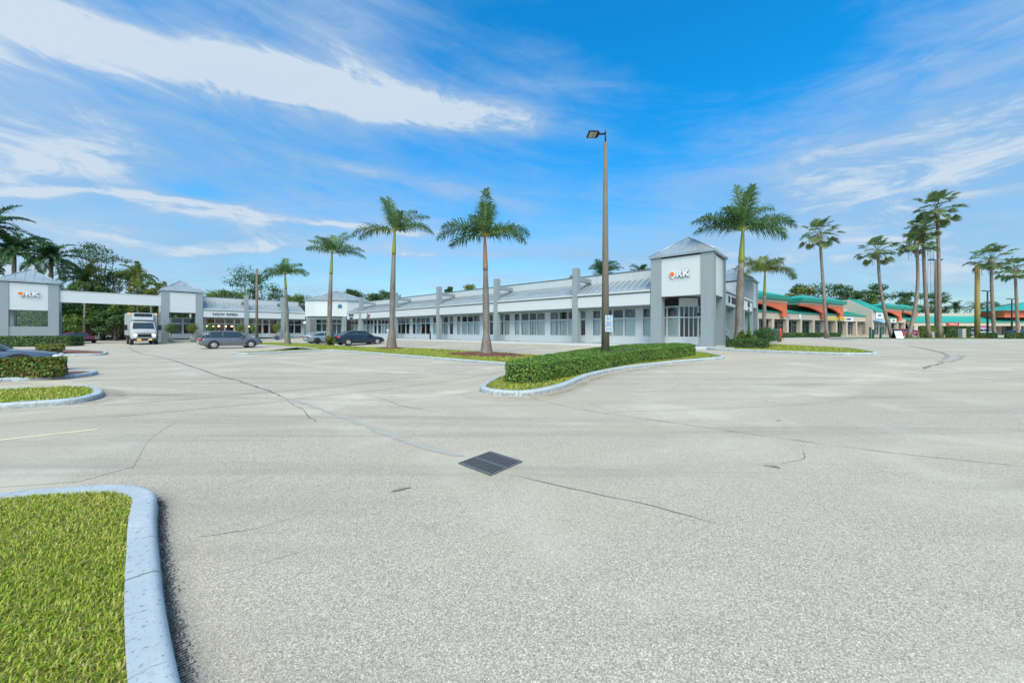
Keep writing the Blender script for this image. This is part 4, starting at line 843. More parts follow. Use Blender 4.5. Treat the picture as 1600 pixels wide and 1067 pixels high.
# ================================================================== coral and teal shops beyond, right
AR = math.atan2(.47, .882); O2 = (46.8, 66.3)
far = empty('coral_shops', (*O2, .38), AR, 'cream and coral strip of shops with teal metal roofs running off to the right', 'building')
def W2(s, b, z=0): return (O2[0]+s*.882-b*.47, O2[1]+s*.47+b*.882, .38+z)
mb = MB(); mb.box(-14, 104, 3.4, 16, 0, 6.4); ob('rear_block', mb, 'cream', far)
for a, b in ((-14, 46.3), (54.2, 104)):
    mb = MB(); mb.box(a, b, 3.1, 3.38, 6.0, 6.8); ob('parapet', mb, 'cream', far)
    mb = MB(); q = [(a, -.4, 4.95), (b, -.4, 4.95), (b, 3.1, 6.12), (a, 3.1, 6.12)]; mb.add(q+[(x, y, z-.14) for x, y, z in q], [(0, 1, 2, 3), (7, 6, 5, 4), (0, 4, 5, 1), (1, 5, 6, 2), (2, 6, 7, 3), (3, 7, 4, 0)])
    for i in range(int((b-a)/.9)): mb.tube([(a+.4+i*.9, -.4, 4.97), (a+.4+i*.9, 3.08, 6.14)], .03, 4)
    rf = ob('shed_roof', mb, 'green', far); mb = MB(); mb.box(a, b, -.44, -.402, 4.72, 4.96); ob('roof_edge', mb, 'greend', rf)
    mb = MB(); mb.box(a, b, -.3, .0, 3.5, 4.80); ob('sign_band', mb, 'cream', far)
mb = MB(); mb.box(-14, 104, 1.8, 3.39, 3.3, 3.48); mb.box(-14, 104, 1.8, 3.39, 0, .4); ob('soffit', mb, 'cream', far)
s = -13.0; i = 0
while s < 103:
    mb = MB(); mb.box(s, s+.75, -.28, .4, 0, 3.5); mb.box(s-.06, s+.81, -.34, .46, 0, .35); ob('pier', mb, 'cream', far)
    for j in range(2):
        a = s+.9+j*2.25; mb = MB()
        for q_ in (a, a+1.02, a+2.04): mb.box(q_, q_+.07, 1.7, 1.79, .4, 3.3)
        mb.box(a+.07, a+2.04, 1.7, 1.79, 2.4, 2.5); wd = ob('window', mb, 'greend' if i % 3 == 0 else 'frame', far)
        mb = MB(); mb.add([(a, 1.75, .4), (a+2.1, 1.75, .4), (a+2.1, 1.75, 3.3), (a, 1.75, 3.3)], [(0, 1, 2, 3)]); ob('pane', mb, 'dglass', wd)
    s += 5.4; i += 1
def ctower(s0, s1):
    root = empty('arched_tower', (s0, 0, 0)); root.parent = far; w = s1-s0
    mb = MB(); mb.box(0, w, -.95, 3.3, 6.66, 7.2); ob('cornice', mb, 'cream', root)
    mb = MB(); n = 12; zt = 6.655; wc = 1.5; top_ = []; low = []
    for i in range(n+1):
        f = i/n; x = (w-wc)*f; top_.append((x, zt)); low.append((x, 6.3-1.35*f**2.2))
    poly = [(0, zt)]+[(x, z) for x, z in low]+[(w-wc, 3.96), (w, 3.96), (w, zt)]
    mb.prof(poly[::-1], -.90, -.46); mb.box(w-.35, w-.001, -.458, 3.2, 3.97, zt-.002)
    ob('coral_arch', mb, 'coral', root)
    mb = MB(); cx = w/2; z0, z1 = 7.9, 8.95; a, b, c_, d_ = -.5, w+.5, -1.4, 3.8
    mb.box(a, b, c_, d_, z0, z0+.002); mb.add([(a, c_, z0+.003), (b, c_, z0+.003), (b, d_, z0+.003), (a, d_, z0+.003), (cx, 1.0, z1)], [(0, 1, 4), (1, 2, 4), (2, 3, 4), (3, 0, 4)])
    rf = ob('hipped_roof', mb, 'green', root); mb = MB(); mb.box(a, b, c_, d_, 7.202, z0-.002); ob('roof_edge', mb, 'greend', rf); return root
for a, b in ((-5.5, 7.3), (12.6, 23.8), (24.6, 32.2), (57.0, 68.8), (70.2, 82)): ctower(a, b)
# shop with a raked side wall in the middle
mb = MB(); mb.prof([(-1.5, 0), (8, 0), (8, 9.2), (3, 9.2), (-1.5, 6.3)], 46.4, 54.2, 'x'); gbm = ob('gabled_front', mb, 'cream', far)
mb = MB(); q = [(46.9, -1.9, 6.25), (54.5, -1.9, 6.25), (54.5, 3.1, 9.45), (46.9, 3.1, 9.45)]; mb.add(q+[(x, y, z-.2) for x, y, z in q], [(0, 1, 2, 3), (7, 6, 5, 4), (0, 4, 5, 1), (1, 5, 6, 2), (2, 6, 7, 3), (3, 7, 4, 0)])
for i in range(8): mb.tube([(47.3+i*.95, -1.9, 6.27), (47.3+i*.95, 3.1, 9.47)], .03, 4)
ob('gable_roof', mb, 'green', gbm)
for a in (47.2, 50.9):
    mb = MB()
    for q_ in (a, a+1.4, a+2.9): mb.box(q_, q_+.1, -1.6, -1.503, .3, 3.2)
    mb.box(a, a+3.0, -1.59, -1.504, 3.201, 3.3); wd = ob('window', mb, 'frame', gbm); mb = MB(); mb.add([(a, -1.55, .3), (a+3, -1.55, .3), (a+3, -1.55, 3.2), (a, -1.55, 3.2)], [(0, 1, 2, 3)]); ob('pane', mb, 'dglass', wd)
mb = MB(); mb.prof([(-1.5, 4.0), (-3.1, 3.4), (-3.1, 3.3), (-1.5, 3.8)], 47, 53, 'x'); ob('blue_awning', mb, 'blue', gbm)
# shop signs on the coral strip
def fsign(label, s, z, txt, size, material, board=None, bw=3., bh=1., dpt=-.34, group=None):
    r = empty('shop_sign', W2(s, dpt, z), AR, label, 'sign')
    if board: mb = MB(); mb.box(-bw/2, bw/2, -.10, -.02, -bh/2, bh/2); ob('sign_board', mb, board, r)
    if txt: text('lettering', txt, size, material, r, (0, -.13, 0), (R(90), 0, 0), .02, bold=.015)
    return r
fsign('small pink stacked sign just right of the first coral tower', 8.9, 4.15, 'GK', .85, 'pink')
fsign('white bottle shaped sign plate on the cream band', 13.6, 4.15, '', 0, 'text', 'wtext', .8, 1.0)
fsign('yellow letters on the cream band spanning behind the nearest fan palm', 27.5, 4.0, 'Tanbark Bistro Wines', 1.15, 'yellow', dpt=-.95)
fsign('white rectangular sign left of the gabled shop', 36.4, 3.95, 'LAUNDRY', .5, 'navy', 'wtext', 5.0, 1.0)
fsign('square white sign high on the gabled shop', 50.6, 5.1, 'BANK', .7, 'sblue', 'wtext', 4.4, 1.7, -1.55)
fsign('white sign with a dark patch between the far coral towers', 64, 4.0, 'DELI', .8, 'green', 'wtext', 4.2, 1.1, -.5)
fsign('small red sign near the far right end of the coral strip', 88, 3.9, 'PIZZA', .7, 'wtext', 'redlit', 4.2, .9)
# second cream and teal building further right, facing us
far2 = empty('teal_roof_shops', (118, 101, .38), 0, 'low cream shops with a long teal roof band at the far right edge', 'building')
mb = MB(); mb.box(-5, 70, 3, 18, 0, 6.4); ob('rear_block', mb, 'cream', far2)
mb = MB(); mb.box(-5, 70, -1, .0, 2.6, 3.9); mb.box(-5, 70, 0, 3, 3.2, 3.5); ob('sign_band', mb, 'cream', far2)
mb = MB(); mb.add([(-5, -1.2, 3.9), (70, -1.2, 3.9), (70, 3, 5.6), (-5, 3, 5.6), (-5, -1.2, 3.6), (70, -1.2, 3.6), (70, 3, 5.3), (-5, 3, 5.3)], [(0, 1, 2, 3), (7, 6, 5, 4), (0, 4, 5, 1), (1, 5, 6, 2), (2, 6, 7, 3), (3, 7, 4, 0)]); ob('shed_roof', mb, 'green', far2)
for i in range(10):
    mb = MB(); x = -4+i*7.3; mb.box(x, x+1, -.9, 0, 0, 2.6); ob('pier', mb, 'cream', far2)
    mb = MB(); mb.add([(x+1.1, 2.9, .2), (x+6.9, 2.9, .2), (x+6.9, 2.9, 3.1), (x+1.1, 2.9, 3.1)], [(0, 1, 2, 3)]); ob('window', mb, 'dglass', far2)
mb = MB(); mb.box(20, 40, -2, 3, 5.0, 6.9); ct = ob('coral_tower', mb, 'coral', far2)
mb = MB(); mb.add([(18.5, -3.2, 6.9), (41.5, -3.2, 6.9), (41.5, 4, 6.9), (18.5, 4, 6.9), (30, .5, 9.6)], [(0, 1, 4), (1, 2, 4), (2, 3, 4), (3, 0, 4), (3, 2, 1, 0)]); ob('hipped_roof', mb, 'green', ct)
def bsign(x, z, t_, board, bw, label):
    r = empty('shop_sign', (118+x, 99.9, .38+z), 0, label, 'sign'); mb = MB(); mb.box(-bw/2, bw/2, -.12, -.02, -.45, .45); ob('sign_board', mb, board, r); text('lettering', t_, .8, 'wtext', r, (0, -.15, 0), (R(90), 0, 0), .02)
bsign(6.6, 3.1, 'NAILS', 'redlit', 3.4, 'red illuminated sign under the teal band behind the yellow brown pole'); bsign(15, 1.9, 'OPEN', 'magenta', 3.2, 'bright magenta sign under the teal band at far right')
# ================================================================== palms
def frond(acc, p0, az, el, L, droop, rs, lw=.62, nl=56, lenp=1., twist=0., planes=2, ldroop=.55, wid=.034, rach=None):
    """pinnate frond: arching rachis with two rows of narrow leaflets"""
    n = 18; pts = []; dirs = []; p = Vector(p0); e = el
    for i in range(n+1):
        pts.append(p.copy()); dv = Vector((math.cos(az)*math.cos(e), math.sin(az)*math.cos(e), math.sin(e))); dirs.append(dv)
        p = p+dv*(L/n); e -= droop/n*(.35+1.3*i/n)
    rach.append((pts, [.035*(1-.8*i/n)+.006 for i in range(n+1)]))
    for j in range(nl):
        t = .12+.88*(j+rs.rand())/nl; fi = min(t*n, n-.001); i = int(fi); q = pts[i].lerp(pts[i+1], fi-i); dv = dirs[i]
        side = dv.cross(Vector((0, 0, 1)))
        if side.length < .1: side = Vector((-math.sin(az), math.cos(az), 0))
        side.normalize(); up = side.cross(dv).normalized()
        ll = lw*(math.sin(math.pi*min(.98, t**.75*.86+.10))**.6)*lenp
        for sgn in (-1, 1):
            for pl_ in range(planes):
                if rs.rand() < .08: continue
                upa = (.55 if pl_ == 0 else -.15)+rs.normal(0, .22)
                d1 = (side*sgn*(1-.35*t)+dv*(.35+.5*t)+up*upa).normalized(); l_ = ll*(.75+.45*rs.rand())
                a = q; m_ = a+d1*l_*.5; d2 = (d1+Vector((0, 0, -1))*ldroop*(.5+rs.rand())).normalized(); b = m_+d2*l_*.5
                wv = d1.cross(up if abs(d1.dot(up)) < .9 else dv).normalized()*wid*.5
                acc.append((a-wv*.6, a+wv*.6, m_+wv, m_-wv, b))
def build_fronds(name, acc, material, root):
    V = np.array([[tuple(v) for v in q] for q in acc]).reshape(-1, 3); n = len(acc); b = np.arange(n)[:, None]*5
    F = np.vstack([b+[0, 1, 2], b+[0, 2, 3], b+[3, 2, 4]]); return npmesh(name, V, F, material, root)
def royal(X, Y, hc, r0, fr, label, seed, shaft='shaft', shl=1.7, Lf=3.0, lean=(0, 0), base=0, mt='pfrond', nl=56, lw=.62, wid=.034, flare=1.9, group='royal palms beside the plaza', name='royal_palm'):
    """hc = height of crown base above ground; fr = list of (azimuth deg, elevation deg, length factor, droop)"""
    rs = np.random.RandomState(seed); r0 *= .84; flare *= 1.22; z0 = g(X, Y)+base; root = empty(name, (X, Y, z0), 0, label, 'palm tree', group)
    top = hc-shl; P = []; Rr = []
    prof = [(-.1, flare), (.0, flare), (.04, flare*.84), (.12, flare*.70), (.25, 1.0), (.45, 1.08), (.6, 1.12), (.75, .98), (.9, .82), (1.0, .72)]
    for f, r in prof:
        hh = max(f*top, -.15); k_ = hh/hc; P.append((lean[0]*k_**1.5 if k_ > 0 else 0, lean[1]*k_**1.5 if k_ > 0 else 0, hh)); Rr.append(r0*r)
    mb = MB(); mb.tube(P, Rr, 14); ob('trunk', mb, 'royal', root)
    tp = Vector(P[-1]); cp = Vector((lean[0], lean[1], hc))
    mb = MB(); mb.tube([tp+(cp-tp)*f for f in (0, .12, .5, .85, 1, 1.12)], [r0*x for x in (.80, .84, .66, .46, .36, .18)], 12); ob('crownshaft', mb, shaft, root)
    acc = []; rach = []
    for (az, el, lf, dr) in fr:
        frond(acc, cp+Vector((0, 0, rs.uniform(-.12, .12))), R(az), R(el), Lf*lf, R(dr), rs, lw*1.6, int(nl*.66), 1., rach=rach, wid=wid*1.75, ldroop=1.0)
    build_fronds('fronds', acc, mt, root)
    mb = MB()
    for pts, rr in rach: mb.tube(pts, rr, 5)
    ob('frond_stems', mb, 'shaft', root); return root
# azimuth: 0 = right in the photograph, 180 = left, 90 = away, 270 = towards the camera
royal(-1.61, 22.25, 7.35, .23, [(95, 83, .85, 20), (280, 80, .9, 25), (30, 78, .75, 18), (180, 22, 1.05, 75), (195, 34, .95, 80), (160, 15, .85, 70), (0, 30, 1.0, 85), (345, 20, 1.0, 95), (20, 38, .95, 110), (250, 40, .7, 70), (75, 45, .7, 70)],
      'royal palm with flared grey trunk and rusty orange crownshaft, nearest the long hedge', 11, 'shaftb', 2.1, 3.0, (-.1, 0), .12)
mound('mulch_bed', -1.5, 22.1, 3.0, 1.5, -.55, .10, 'red mulch bed round the palm beside the long hedge', 1)
royal(-10.18, 29.89, 9.9, .245, [(150, 70, 1.15, 25), (160, 78, 1.0, 30), (130, 72, 1.1, 20), (30, 52, 1.1, 65), (45, 62, .95, 50), (185, 20, 1.1, 70), (170, 12, 1.05, 65), (-5, 18, 1.1, 72), (10, 28, 1.0, 85), (300, 45, .8, 60), (90, 40, .7, 60)],
      'tallest royal palm of the row, with a yellow green crownshaft, before the white shops', 12, 'shaft', 2.0, 3.25, (.25, 0), .12)
mound('mulch_bed', -10.2, 29.8, 1.6, .9, -.6, .09, 'mulch ring round the tallest palm of the row', 2, n=500)
royal(-18.9, 36.5, 9.5, .235, [(150, 45, 1.2, 30), (165, 38, 1.1, 35), (110, 65, .9, 40), (60, 68, 1.05, 35), (40, 60, 1.1, 45), (-5, 22, 1.2, 55), (15, 12, 1.1, 50), (200, 30, .8, 60), (-20, 30, .9, 70), (270, 50, .7, 70)],
      'royal palm with wind swept fronds and bromeliads at its foot, left of the dark sedan', 13, 'shaft', 2.2, 3.0, (.3, 0), .12)
royal(-25.6, 40.3, 7.95, .20, [(120, 68, .95, 40), (150, 50, .9, 60), (60, 58, .95, 60), (20, 35, 1.0, 85), (0, 22, 1.0, 80), (180, 18, .9, 80), (210, 30, .8, 80), (300, 40, .8, 60)],
      'smallest royal palm of the row, in front of the side wing beside the silver sedan', 14, 'shaft', 1.7, 2.6, (-.3, 0), .12)
royal(16.3, 25.4, 8.3, .285, [(95, 84, 1.05, 15), (20, 80, .95, 20), (270, 78, .9, 25), (180, 26, 1.15, 55), (190, 34, 1.1, 60), (170, 20, 1.0, 55), (25, 50, 1.25, 60), (0, 36, 1.15, 75), (-25, 28, 1.0, 90), (-50, 12, .9, 95), (50, 40, 1.0, 60), (210, 45, .8, 60), (330, 8, .8, 80)],
      'biggest royal palm, its thick trunk wrapped in vines, right of the corner tower', 15, 'shaft', 2.3, 3.3, (.3, 0), .12, nl=64, lw=.72, flare=1.5)
royal(26.4, 37.0, 7.3, .20, [(130, 62, 1.0, 70), (165, 42, 1.0, 95), (60, 60, 1.05, 60), (25, 48, 1.1, 75), (0, 25, 1.1, 110), (-20, 18, 1.0, 105), (190, 18, 1.0, 100), (220, 30, .9, 90), (280, 50, .8, 70), (100, 50, .9, 60)],
      'lighter green smaller palm with an orange trunk behind the vine wrapped palm', 16, 'shaft', 2.4, 3.1, (.1, 0), .1, mt='yfrond', lw=.7)
# coconut palms: far left and behind the plaza
def coco(X, Y, hc, label, seed, L=3.6, n=20, mt='cfrond', r=.2, lean=(0, 0), group='coconut palms behind the buildings', nl=50, wid=.05, el=(70, -35), dr=(60, 100)):
    rs = np.random.RandomState(seed); fr = []
    for i in range(n):
        f = i/(n-1); fr.append((rs.uniform(0, 360), el[0]+(el[1]-el[0])*f+rs.uniform(-8, 8), rs.uniform(.85, 1.1), rs.uniform(*dr)))
    z0 = g(X, Y); root = empty('coconut_palm', (X, Y, z0), 0, label, 'palm tree', group)
    P = [(lean[0]*(t**2), lean[1]*(t**2), hc*t) for t in (0, .05, .2, .4, .6, .8, 1)]
    mb = MB(); mb.tube(P, [r*1.5, r*1.15, r, r*.9, r*.85, r*.8, r*.75], 10); ob('trunk', mb, 'wbark', root)
    acc = []; rach = []
    for a, e, lf, d_ in fr: frond(acc, Vector(P[-1]), R(a), R(e), L*lf, R(d_), rs, 1.05, nl, 1., planes=1, ldroop=1.1, wid=wid, rach=rach)
    build_fronds('fronds', acc, mt, root); mb = MB()
    for pts, rr in rach: mb.tube(pts, rr, 4)
    ob('frond_stems', mb, 'yfrond', root)
coco(-77.0, 52, 16.8, 'dark coconut palm cut off by the left edge above the gateway tower', 21, 5.0, 28, nl=64, r=.3, wid=.10)
coco(-75.4, 53.5, 13.6, 'big drooping palm directly behind the gateway tower roof', 22, 5.0, 34, nl=64, r=.3, wid=.10)
coco(-72.4, 55.5, 13.0, 'drooping palm right of the gateway tower roof', 23, 4.6, 30, nl=60, r=.3, wid=.10)
coco(-72.9, 60.5, 10.4, 'yellow green palm rising over the beam beside the tall feathery tree', 24, 3.9, 26, 'yfrond', r=.2, nl=44, wid=.09)
coco(-64.6, 61, 11.2, 'yellowing palm over the right part of the beam', 25, 3.2, 18, 'yfrond', r=.2, nl=40, wid=.09)
coco(12.0, 47.0, 8.6, 'palm crown showing over the roof behind the tall lamp post', 26, 2.7, 24, nl=50, r=.18, el=(80, -20))
coco(19.0, 52.0, 9.0, 'palm crown just left of the corner tower roof', 27, 2.6, 20, nl=46, r=.18, el=(75, -10))
coco(8.2, 47.5, 7.6, 'small palm crown showing left of the tall roof column', 28, 1.3, 12, 'yfrond', nl=30, r=.15)
# fan palms (windswept), right
def fan(X, Y, h, r, label, seed, sx=0., lean=0., base=.5, n=30, size=1., dead=8, group='tall fan palms at the right', wind=.35):
    rs = np.random.RandomState(seed); z0 = g(X, Y); root = empty('fan_palm', (X, Y, z0), 0, label, 'palm tree', group)
    P = []; m_ = 12
    for i in range(m_+1):
        t = i/m_; P.append((lean*t+sx*math.sin(t*math.pi*1.0)*1.0, 0, h*t))
    mb = MB(); mb.tube(P, [r*.66*(1.7 if i == 0 else 1.15-.35*i/m_) for i in range(m_+1)], 10)
    mb.tube([(P[-1][0], 0, h-1.1*size), (P[-1][0], 0, h-.3*size), (P[-1][0], 0, h+.3*size)], [r*.6, r*.95, r*.7], 8); ob('trunk', mb, 'wbark', root)
    tp = Vector(P[-1]); acc = []; rach = []; dd = []
    for i in range(n):
        f = i/(n-1); el = R(85-125*f+rs.uniform(-12, 12)); az = i*2.4+rs.uniform(-.3, .3); Lp = size*rs.uniform(1.2, 1.9)
        dv = Vector((math.cos(az)*math.cos(el), math.sin(az)*math.cos(el), math.sin(el))); p0 = tp+Vector((0, 0, .1)); p1 = p0+dv*Lp*.6+Vector((0, 0, .05)); p2 = p1+(dv+Vector((wind*.3, 0, -.25))).normalized()*Lp*.5
        rach.append(([p0, p1, p2], [.03*size, .022*size, .015*size]))
        ax = (dv+Vector((wind, 0, -.35))).normalized(); sd_ = ax.cross(Vector((0, 0, 1))).normalized(); up = sd_.cross(ax); ns = 22; rl = size*rs.uniform(.85, 1.15)
        for j in range(ns):
            a = (j/(ns-1)-.5)*R(230); d1 = (ax*math.cos(a)+sd_*math.sin(a)+up*(.22*abs(math.sin(a))+rs.normal(0, .05))).normalized()
            l_ = rl*(1-.28*abs(j/(ns-1)-.5)*2); q0 = p2; q1 = q0+d1*l_*.62; q2 = q1+(d1+Vector((wind*.9, 0, -.75))).normalized()*l_*.42
            wv = d1.cross(up).normalized()*l_*.080; acc.append((q0-wv*.3, q0+wv*.3, q1+wv, q1-wv, q2))
    build_fronds('fronds', acc, 'ffrond', root)
    for i in range(dead):
        az = rs.uniform(0, 6.28); q = tp+Vector((math.cos(az)*rs.uniform(.5, 1.7)*size, math.sin(az)*.8*size, rs.uniform(-.6, .1))); l_ = rs.uniform(.8, 1.9)*size
        dd.append(([q, q+Vector((rs.uniform(-.1, .1), 0, -l_*.5)), q+Vector((rs.uniform(-.2, .2), 0, -l_))], [.01*size, .02*size, .035*size])); dd.append(([tp, q], [.015, .012]))
    mb = MB()
    for pts, rr in rach: mb.tube(pts, rr, 4)
    ob('leaf_stalks', mb, 'yfrond', root)
    if dead:
        mb = MB()
        for pts, rr in dd: mb.tube(pts, rr, 4)
        ob('dead_fronds', mb, 'dead', root)
fan(50.4, 56.5, 16.4, .33, 'fan palm with long hanging dead fronds standing alone before the coral shops', 31, 0, -1.2, dead=22, size=1.12)
fan(63.0, 58.5, 14.2, .33, 'leaning fan palm with a curved trunk, second in from the coral shops', 32, -.6, -2.4, dead=16, size=1.1)
fan(64.5, 57.5, 15.4, .34, 'fan palm with a trunk bowing to the right, left of the close pair', 33, .8, 1.3, dead=10, size=1.1)
fan(68.5, 58.0, 17.6, .36, 'middle fan palm of the close group, brown dead leaves under its crown', 34, -.2, -1.0, dead=6, size=1.12)
fan(69.6, 57.5, 20.8, .36, 'tallest fan palm, with a straight trunk at the right of the close group', 35, .1, -.4, dead=6, size=1.25)
fan(80.6, 59, 12.9, .34, 'fan palm just right of the yellow brown pole', 36, -.1, -.6, dead=12, size=1.12)
fan(96.0, 67, 12.6, .34, 'fan palm cut by the right edge of the view', 37, 0, -.6, dead=8, size=1.12)
# ================================================================== broadleaf trees
def tree(X, Y, h, spread, label, seed, n=5200, leaf=.32, material='leafd', clumps=26, crown0=.35, flat=1., thin=1., group=None, name='broadleaf_tree', cat='tree', r=.22, sig=.16):
    rs = np.random.RandomState(seed); z0 = g(X, Y); root = empty(name, (X, Y, z0), 0, label, cat, group)
    mb = MB(); tt = h*crown0; mb.tube([(0, 0, -.1), (.05, 0, tt*.5), (rs.uniform(-.2, .2), 0, tt)], [r*1.4, r, r*.8], 8)
    cc = []; 
    for i in range(clumps):
        a = rs.uniform(0, 6.28); u = rs.uniform(-.75, 1); rad = math.sqrt(max(0, 1-u*u*.85))*rs.uniform(.35, 1.0)
        c = np.array([math.cos(a)*rad*spread, math.sin(a)*rad*spread, tt+(h-tt)*(.5+.46*u*flat)]); cc.append(c)
        b0 = Vector((0, 0, tt*rs.uniform(.75, 1))); e_ = Vector(c); mdl = b0.lerp(e_, .5)+Vector((rs.normal(0, .2), 0, -.15*spread))
        mb.tube([b0, mdl, e_], [r*.45, r*.25, .02], 5)
    ob('trunk', mb, 'bark', root)
    cc = np.array(cc); per = n//clumps; cen = []; nr = []
    for c in cc:
        s_ = spread*sig*rs.uniform(.7, 1.5)*1.25; v = rs.normal(0, 1, (per, 3)); v /= np.linalg.norm(v, axis=1)[:, None]; rr = rs.rand(per)**.45
        v2 = v*rr[:, None]*np.array([1.5, 1.5, .95])*s_; cen.append(c+v2); nr.append(v*np.array([.6, .6, 1])+[0, 0, .6])
    cen = np.vstack(cen); nr = np.vstack(nr); k_ = rs.rand(len(cen)) < thin
    V, F = leafquads(cen[k_], nr[k_], leaf, rs, .6); npmesh('crown', V, F, material, root); return root
G1 = 'trees behind the gateway beam'
tree(-74.0, 64, 17.6, 4.2, 'tall sparse feathery tree rising above the beam', 41, 5200, .26, 'leafd', 44, .42, 1., .9, r=.2, sig=.14)
specs = [(-78.6, 62, 9.0, 4.2, 'leafm', 'bushy tree behind the left end of the beam'), (-79.5, 66, 8.6, 4.4, 'leafd', 'dark dense tree behind the beam between two palms'),
         (-70, 60.5, 8.9, 3.8, 'leafd', 'dark tree behind the middle of the beam'), (-73, 66, 12.6, 4.8, 'leafd', 'broad dark tree right of the feathery tree'), (-63, 58.5, 6.6, 3.2, 'leafm', 'low bushy tree behind the delivery truck'),
         (-61.4, 60, 9.4, 3.0, 'leafm', 'light green tree just left of the side wing end tower'), (-71.8, 57, 5.6, 3.4, 'leafd', 'low dark tree right of the gateway tower wall'), (-68.7, 57.5, 5.2, 3.0, 'leafm', 'rounded low tree under the left part of the beam'), (-63.5, 56.5, 4.6, 2.8, 'leafd', 'low dark shrub tree left of the delivery truck')]
for i, (x, y, h_, s_, m_, lab) in enumerate(specs): tree(x, y, h_, s_, lab, 50+i, 5200, .30, m_, 24, .22, 1, 1, G1)
specs = [(-62, 72, 9.4, 4.2, 'leafy', 'yellowish tree just right of the side wing end tower'), (-58.6, 78, 15.2, 5.4, 'leafd', 'spreading dark tree with open top behind the side wing'), (-53.6, 76, 13.4, 3.8, 'leafd', 'dark tree with a ragged crown behind the small lamp pole'),
         (-66, 80, 10.4, 5, 'leafm', 'mid green tree behind the restaurant roof'), (-45.4, 76, 9.2, 4.4, 'leafm', 'rounded green tree left of the smallest royal palm'), (-47.5, 78, 9.0, 3.8, 'leafm', 'light green tree behind the parapet with the orange plate'), (-55, 70, 9.6, 4, 'leafm', 'light green tree over the middle of the side wing roof'),
         (-38, 84, 11, 3.6, 'leafd', 'dark tree right of the inner corner tower roof'), (-31, 82, 9.8, 4.4, 'leafd', 'dark tree over the roof left of the tallest palm'), (-30, 84, 10.8, 3.6, 'leafd', 'clump of dark leaves over the roof beside the tallest palm trunk'), (-12.6, 74, 10.6, 1.7, 'leafd', 'small dark treetop over the middle of the long roof'), (-8.5, 76, 11.2, 3.0, 'leafy', 'yellow green rounded treetop over the long roof')]
for i, (x, y, h_, s_, m_, lab) in enumerate(specs): tree(x, y, h_, s_, lab, 70+i, 4200, .34, m_, 24, .3, 1, .9 if i not in (1, 2) else .62, 'trees behind the plaza')
specs = [(82, 100, 13.6, 4.6, 'leafy', 'yellow green tree over the first gap between coral towers'), (90, 108, 15.6, 6.0, 'leafd', 'dark tree above the first two coral towers'), (98, 108, 15.4, 6.2, 'leafd', 'broad dark tree over the second coral tower'), (112, 112, 13.4, 4.6, 'leafm', 'green tree left of the gabled shop'),
         (121, 118, 17.0, 5.4, 'leafd', 'dark rounded tree above the gabled shop roof'), (139, 128, 15.2, 6.0, 'leafd', 'dark ragged tree over the far coral towers'), (150, 130, 15.8, 6.4, 'leafd', 'dark tree right of the far coral towers'), (160, 134, 13, 5, 'leafd', 'low dark tree at the end of the coral strip'), (107, 112, 13.6, 4.6, 'leafd', 'dark tree behind the flat coral strip roof')]
for i, (x, y, h_, s_, m_, lab) in enumerate(specs): tree(x, y, h_, s_, lab, 90+i, 3000, .55, m_, 22, .3, 1, 1, 'trees behind the coral shops', r=.3)
for i, (x, lab) in enumerate([(157, 'low palm crown over the left part of the long teal roof'), (165, 'low palm crown behind the yellow brown pole'), (172, 'low palm crown right of the thin twin lamp pole'), (180, 'low palm crown left of the far coral tower roof')]):
    coco(x, 125, 9.4, lab, 120+i, 4.2, 18, 'cfrond', r=.25, nl=26, wid=.14, group='palms behind the teal roofed shops', el=(60, -20))
# woodland mass filling below the beam
rs = np.random.RandomState(9); n = 26000; cen = np.c_[rs.uniform(-98, -52, n), 68+rs.uniform(-2, 2, n)+rs.normal(0, 1, n), rs.rand(n)**.8*6.2]; cen[:, 2] += .7*np.sin(cen[:, 0]*1.3)
V, F = leafquads(cen, np.tile([0, -1, .6], (n, 1)), .42, rs, .6); npmesh('woodland', V, F, 'leafd', label='dense dark green woodland behind the gateway beam', cat='woodland', kind='stuff')
rs = np.random.RandomState(10); n = 16000; cen = np.c_[rs.uniform(-60, -14, n), 86+rs.uniform(-2, 2, n), rs.rand(n)*8.2]; cen[:, 2] += .8*np.sin(cen[:, 0]*.9)
V, F = leafquads(cen, np.tile([0, -1, .6], (n, 1)), .5, rs, .6); npmesh('woodland', V, F, 'leafm', label='distant green tree belt behind the plaza roofs', cat='woodland', kind='stuff')
# thin palm trunks seen under the beam
for i, (x, y, lab) in enumerate([(-67.2, 55.5, 'pale slim trunk under the beam, leftmost'), (-61.0, 57.5, 'pale slim trunk just left of the delivery truck roof'), (-58.5, 57.2, 'pale slim trunk behind the delivery truck roof'), (-56.6, 57, 'pale slim trunk at the right of the delivery truck')]):
    tree(x, y, 9.6, 1.5, lab, 140+i, 900, .26, 'leafy' if i % 2 else 'leafm', 10, .72, 1, 1, 'slim trunks under the beam', 'slim_tree', 'tree', .16)
